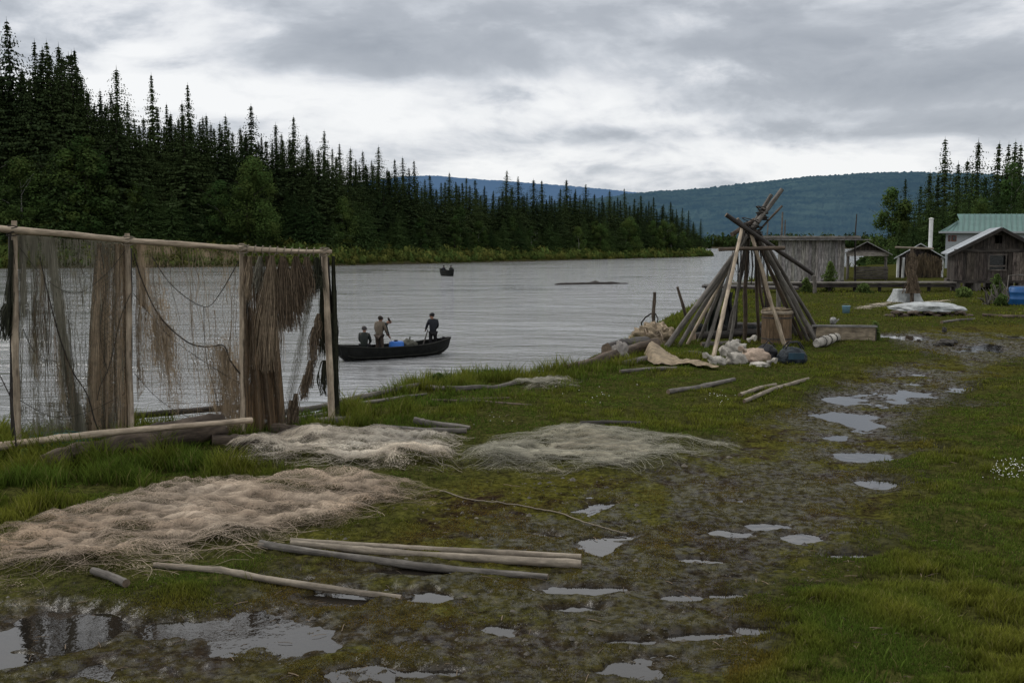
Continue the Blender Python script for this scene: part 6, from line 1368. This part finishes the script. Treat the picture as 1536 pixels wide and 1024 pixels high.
def boat(label, P0, P1, beam, hgt, M_, rise0=.1, rise1=.18, thw=(.25,.5,.78), rim=True):
    P0 = Vector(P0); P1 = Vector(P1); c = (P0+P1)/2; L_ = (P1-P0).length; D = (P1-P0).normalized(); S_ = Vector((-D.y, D.x, 0)); e = thing('river_boat', label, 'boat', (c.x, c.y, WL))
    n = 24; m_ = 12; out = []; inn = []
    for i in range(n+1):
        t_ = i/n; wd = beam/2*min(1, (math.sin(min(1, t_/.42)*1.57)**.55*.62+.38))*(1-max(0,(t_-.62)/.38)**2.2*.93); top = hgt+rise0*max(0,1-t_/.35)**1.6+rise1*max(0,(t_-.6)/.4)**1.8
        kee = -.10+.22*max(0, (t_-.78)/.22)**2*1.6+.30*max(0, (.10-t_)/.10)**1.5; rake = (.0)
        for (lst, ins) in ((out, 0), (inn, .035)):
            for k in range(m_+1):
                a = -1+2*k/m_; x = (wd-ins)*(math.copysign(min(1, abs(a)*1.45)**.8, a))*(.80+.20*max(0,(abs(a)-.5)*2)); z = kee+ins*1.5+(top-kee-ins*1.5)*max(0, (abs(a)-.45)/.55)**1.1
                xl = -L_/2+L_*t_+ (z-kee)*(.28*max(0,(t_-.85)/.15)) - (z-kee)*.30*max(0,(.12-t_)/.12)
                lst.append(c+D*xl+S_*x+Vector((0,0,WL-c.z+z)))
    q = m_+1; fs = [(i*q+k, i*q+k+1, (i+1)*q+k+1, (i+1)*q+k) for i in range(n) for k in range(m_)]
    mb = MB(); mb.add(out, fs); mb.add(out[:q], [tuple(range(q))]); mb.add(out[-q:], [tuple(range(q))[::-1]]); mb.add(inn, [f[::-1] for f in fs], 0, (.55,.55,.55)); mb.add(inn[:q], [tuple(range(q))[::-1]], 0, (.5,.5,.5)); mb.build('hull', M_, e, smooth=False)
    for k in (0, m_):
        mb = MB(); mb.tube([out[i*q+k].lerp(inn[i*q+k], .5)+Vector((0,0,.01)) for i in range(n+1)], .035, 6, col=(1.6,1.5,1.4)); mb.build('gunwale', M_, e, smooth=True)
    for kk in (3, 2, 10, 9):
        mb = MB(); mb.tube([out[i*q+kk]+(out[i*q+kk]-c).normalized()*.0 for i in range(1, n)], .022, 5, col=(2.2,2.1,1.9)); mb.build('rubbing_strake', M_, e, smooth=True)
    for t_ in thw:
        i = int(t_*n); a = inn[i*q+1]; b = inn[i*q+m_-1]; z = WL+.34; mb = MB(); mb.beam((a.x,a.y,z), (b.x,b.y,z), .26, .04, col=(1.6,1.5,1.3)); mb.build('thwart', M_, e)
    return e, c, D, S_
M['hull'] = plain('dark_tarred_hull', (.011,.012,.011), .7, .5, 4, bump=.4, dist=.02, spec=.15)
P0 = Vector(U(521, 541, WL)); P1 = Vector(U(664, 530, WL)); be, bc, bD, bS = boat('long dark open river boat carrying standing men near the shore', P0-(P1-P0)*.07, P1+(P1-P0)*.06, 1.45, .50, M['hull'], .16, .20)
def inboat(px, off=0.0, z=.08):
    """point in the boat below photo column px"""
    k = (px-768)/F; # solve c.x + D.x s = k*(c.y + D.y s)
    s_ = (k*bc.y-bc.x)/(bD.x-k*bD.y); p = bc+bD*s_+bS*off; return Vector((p.x, p.y, WL+z))
hb = math.atan2(bD.y, bD.x)
navy = cmat('navy_jacket', (.018,.020,.026)); blackt = cmat('black_trousers', (.012,.012,.014)); tanj = cmat('khaki_jacket', (.13,.105,.078)); brownt = cmat('brown_trousers', (.06,.045,.035)); greenj = cmat('dark_green_jacket', (.022,.027,.024)); blk = cmat('black_cap_cloth', (.012,.012,.013)); hair = cmat('dark_brown_hair', (.02,.014,.010))
J = stand(-.1); J.update(look=(-1,.3,-.2), elr=(.25,.10,1.15), wrr=(.16,.28,1.0), ell=(-.26,.10,1.16), wrl=(-.24,.34,1.0), neck=(-.02,.0,1.50), head=(-.05,.03,1.63), crown=(-.05,.03,1.71))
p = inboat(649, 0); person('man in dark navy coat and cap standing at the right end of the boat', p, R(20), J, (navy, blackt, blk))
J = stand(.35); J.update(look=(.3,1,-.3), head=(.03,.10,1.60), crown=(.03,.12,1.68), wrr=(.20,.28,.98), elr=(.26,.12,1.14)); p = inboat(568, .0)
person('man in khaki jacket standing with back turned, left half of the boat', p, R(-25), J, (tanj, brownt, hair), 'hair')
J = stand(.5); J.update(chest=(0,.22,1.27), head=(0,.44,1.46), crown=(0,.52,1.51), neck=(0,.32,1.39), shl=(-.18,.24,1.34), shr=(.18,.24,1.34), ell=(-.22,.30,1.06), elr=(.22,.30,1.06), wrl=(-.18,.40,.84), wrr=(.18,.40,.84), look=(0,.6,-.8)); p = inboat(576, .45)
person('stooping man mostly hidden behind the khaki jacket, only head showing', p, R(-75), J, (greenj, blackt, hair), 'hair')
J = sit(); J.update(look=(.1,1,-.3)); p = inboat(545, 0, .10); person('man in dark green jacket seated at the left end of the boat', p, R(-10), J, (greenj, blackt, cmat('grey_knit_cap', (.06,.055,.055))))
# pole held by the helmsman
a = inboat(651, .0, 1.02)+Vector((-.30,-.1,0)); b = inboat(632, -.1, .42); mb = MB(); mb.tube([b, a, a+(a-b)*.15], [.035,.025,.022], 7); tag(mb.build('tiller_pole', M['dark'], smooth=True), 'dark pole held slanting down by the man in the navy coat', 'pole')
# cargo
p = inboat(592, -.1, .06); s_ = sc(p.y); e = thing('blue_drum', 'bright blue plastic drum standing inside the boat', 'drum', p); M['blue2'] = plain('bright_blue_plastic', (.01,.11,.42), .45, .15, 5, spec=.4)
mb = MB(); mb.lathe([(.30,0),(.33,.04),(.33,.20),(.345,.22),(.33,.24),(.33,.42),(.345,.44),(.33,.46),(.32,.60),(.27,.64)], p, 20); mb.build('drum_body', M['blue2'], e, smooth=True); mb = MB(); mb.lathe([(.08,.64),(.08,.70),(.02,.71)], p+Vector((-.02,0,0)), 10); mb.build('cap', M['bag_black'], e)
p = inboat(612, -.05, .30); mb = clothlump('', '', '', tuple(p), (.38,.34,.30), '', 44, 1.8, .22); mb.tube([p+Vector((.02,0,.42)), p+Vector((.05,0,.56))], [.04,.03], 7); M['olive'] = plain('olive_canvas', (.07,.07,.055), .9, .3, 8, bump=.5, dist=.02); tag(mb.build('kit_bag', M['olive'], smooth=True), 'olive grey kit bag heaped on a box in the boat', 'bag')
p = inboat(613, -.05, .06); mb = MB(); mb.box(p+Vector((0,0,.17)), (.75,.6,.32), hb, col=(.8,)*3); tag(mb.build('crate', M['plankbrown']), 'dark crate beneath the olive kit bag in the boat', 'crate')
p = inboat(632, .0, .08); mb = clothlump('', '', '', tuple(p), (.32,.3,.22), '', 45, 2.4, .4); tag(mb.build('net_heap', M['strand_brown'], smooth=True), 'low heap of dark net in the boat beside the helmsman', 'net')
p = inboat(665, .0, .45); mb = MB(); mb.box(p+Vector((0,0,.20)), (.12,.16,.22)); mb.tube([p+Vector((0,0,-.1)), p+Vector((0,0,.15))], .03, 6); mb.tube([p+Vector((0,0,.2)), p+Vector((-.35,-.05,.25))], .015, 5); tag(mb.build('bollard', M['bag_black']), 'small dark fitting standing on the right end of the boat', 'fitting')
# far boat
P0 = Vector(U(662, 413.5, WL)); P1 = Vector(U(681, 413.5, WL)); P1.y -= 2.5; P0.y += 1.0
e, c, D, S_ = boat('tiny distant motor boat heading upriver with two seated people', P0, P1, 1.3, .75, M['hull'], .3, .3, (.3,.6))
for x, lab in ((-.55, 'left one of two dark seated figures in the distant boat'), (.55, 'right one of two dark seated figures in the distant boat')):
    person(lab, (c.x+x, c.y, WL+.25), 0, sit(), (navy if x < 0 else greenj, blackt, blk))
# driftwood bar
lying2 = []
mb = MB(); a = Vector(U(832, 427, WL)); b = Vector(U(942, 425.5, WL)); n = 26
mb.tube([a.lerp(b, k)+Vector((0,0,.02+.10*mnoise.noise(Vector((k*6,3,0))))) for k in np.linspace(0, 1, n)], [(.06+.28*math.sin(k*3.14)**.5*(.6+.6*abs(mnoise.noise(Vector((k*9,1,0)))))) for k in np.linspace(0, 1, n)], 8, rough=.4, seed=3)
q = Vector(U(893, 425.5, WL)); mb.tube([q+Vector((-.7,0,0)), q+Vector((0,0,.15)), q+Vector((.8,0,0))], [.15,.25,.12], 7, rough=.5)
tag(mb.build('drifting_log', M['dark'], smooth=True), 'long low dark drift log lying across the middle of the river', 'driftwood')
shrub('leafy weed at the left frame edge under the rack', 14, 716, 20, 22, 60, 240, 'weed', 'weed', 'bush', .03)
shrub('leafy weed just right of the first post foot', 48, 709, 18, 18, 61, 240, 'weed', 'weed', 'bush', .03)
shrub('dark leafy weed tangled at the far end of the bank poles', 655, 580, 40, 16, 63, 600, 'weed', 'weed', 'bush', .03)
print('objects', len(bpy.data.objects))

# ================= pebbles and litter on the mud =================
rg = np.random.default_rng(23); n = 38000; px = rg.uniform(-200, 1700, n); py = 470+610*rg.random(n)**.8; u = (px-768)/F; v_ = (512-py)/F; b_ = CT+ST*v_; c_ = -ST+CT*v_; tt = -CAMH/c_; x = u*tt; y = b_*tt
z, s1, mud_, pf_, f1 = ground(x, y); cl = fbm(x*1.3, y*1.3, 51, 4); k = (s1 > .5) & (rg.random(n) < mud_*np.clip((cl-.38)*4, .05, 1)); x, y, z = x[k], y[k], z[k]; n = len(x)
s_ = rg.uniform(.003, .011, n)*np.clip(y/8, .7, 2.2)*(1+2*(rg.random(n) < .03)); base = np.array([[1,0,0],[.3,.9,0],[-.8,.6,0],[-.8,-.6,0],[.3,-.9,0],[0,0,.75]])
ja = rg.uniform(.6, 1.3, (n, 6, 3)); a = rg.random(n)*6.28; P = base[None]*ja; X1 = P[..., 0]*np.cos(a)[:, None]-P[..., 1]*np.sin(a)[:, None]; Y1 = P[..., 0]*np.sin(a)[:, None]+P[..., 1]*np.cos(a)[:, None]
V_ = np.stack([x[:, None]+X1*s_[:, None], y[:, None]+Y1*s_[:, None], z[:, None]-.001+P[..., 2]*s_[:, None]], -1).reshape(-1, 3)
T_ = (np.arange(n)[:, None, None]*6+np.array([[0,1,5],[1,2,5],[2,3,5],[3,4,5],[4,0,5]])[None]).reshape(-1, 3); tn = np.repeat(rg.uniform(.4, 1.7, n), 6)
M['pebble'] = plain('wet_pebble', (.050,.043,.033), .55, .5, 30, spec=.4); tag(nmesh('gravel', V_, T_, M['pebble'], False, {'col': np.stack([tn, tn*.97, tn*.9], -1)}), 'small pebbles and grit scattered over the muddy track', 'gravel', kind='stuff')
rg = np.random.default_rng(29); mb = MB()
for k in range(420):
    g_ = U(rg.uniform(-100, 1500), rg.uniform(560, 1060)); z = gz(g_[0], g_[1])
    if poly_sd(np.array([g_[0]]), np.array([g_[1]]), LAND)[0] < .6: continue
    a = rg.random()*6.28; L = rg.uniform(.02, .09); q = Vector((math.cos(a)*L, math.sin(a)*L, rg.uniform(-.002, .006))); p = Vector((g_[0], g_[1], max(z, PZ)+.006)); tn = rg.uniform(.4, 1.6)
    mb.tube([p, p+q*.5+Vector((0,0,.004)), p+q], rg.uniform(.0012, .003), 4, col=(tn,)*3)
tag(mb.build('twigs_and_straw', M['strand_brown']), 'bits of straw and broken twig littering mud and grass', 'litter', kind='stuff')
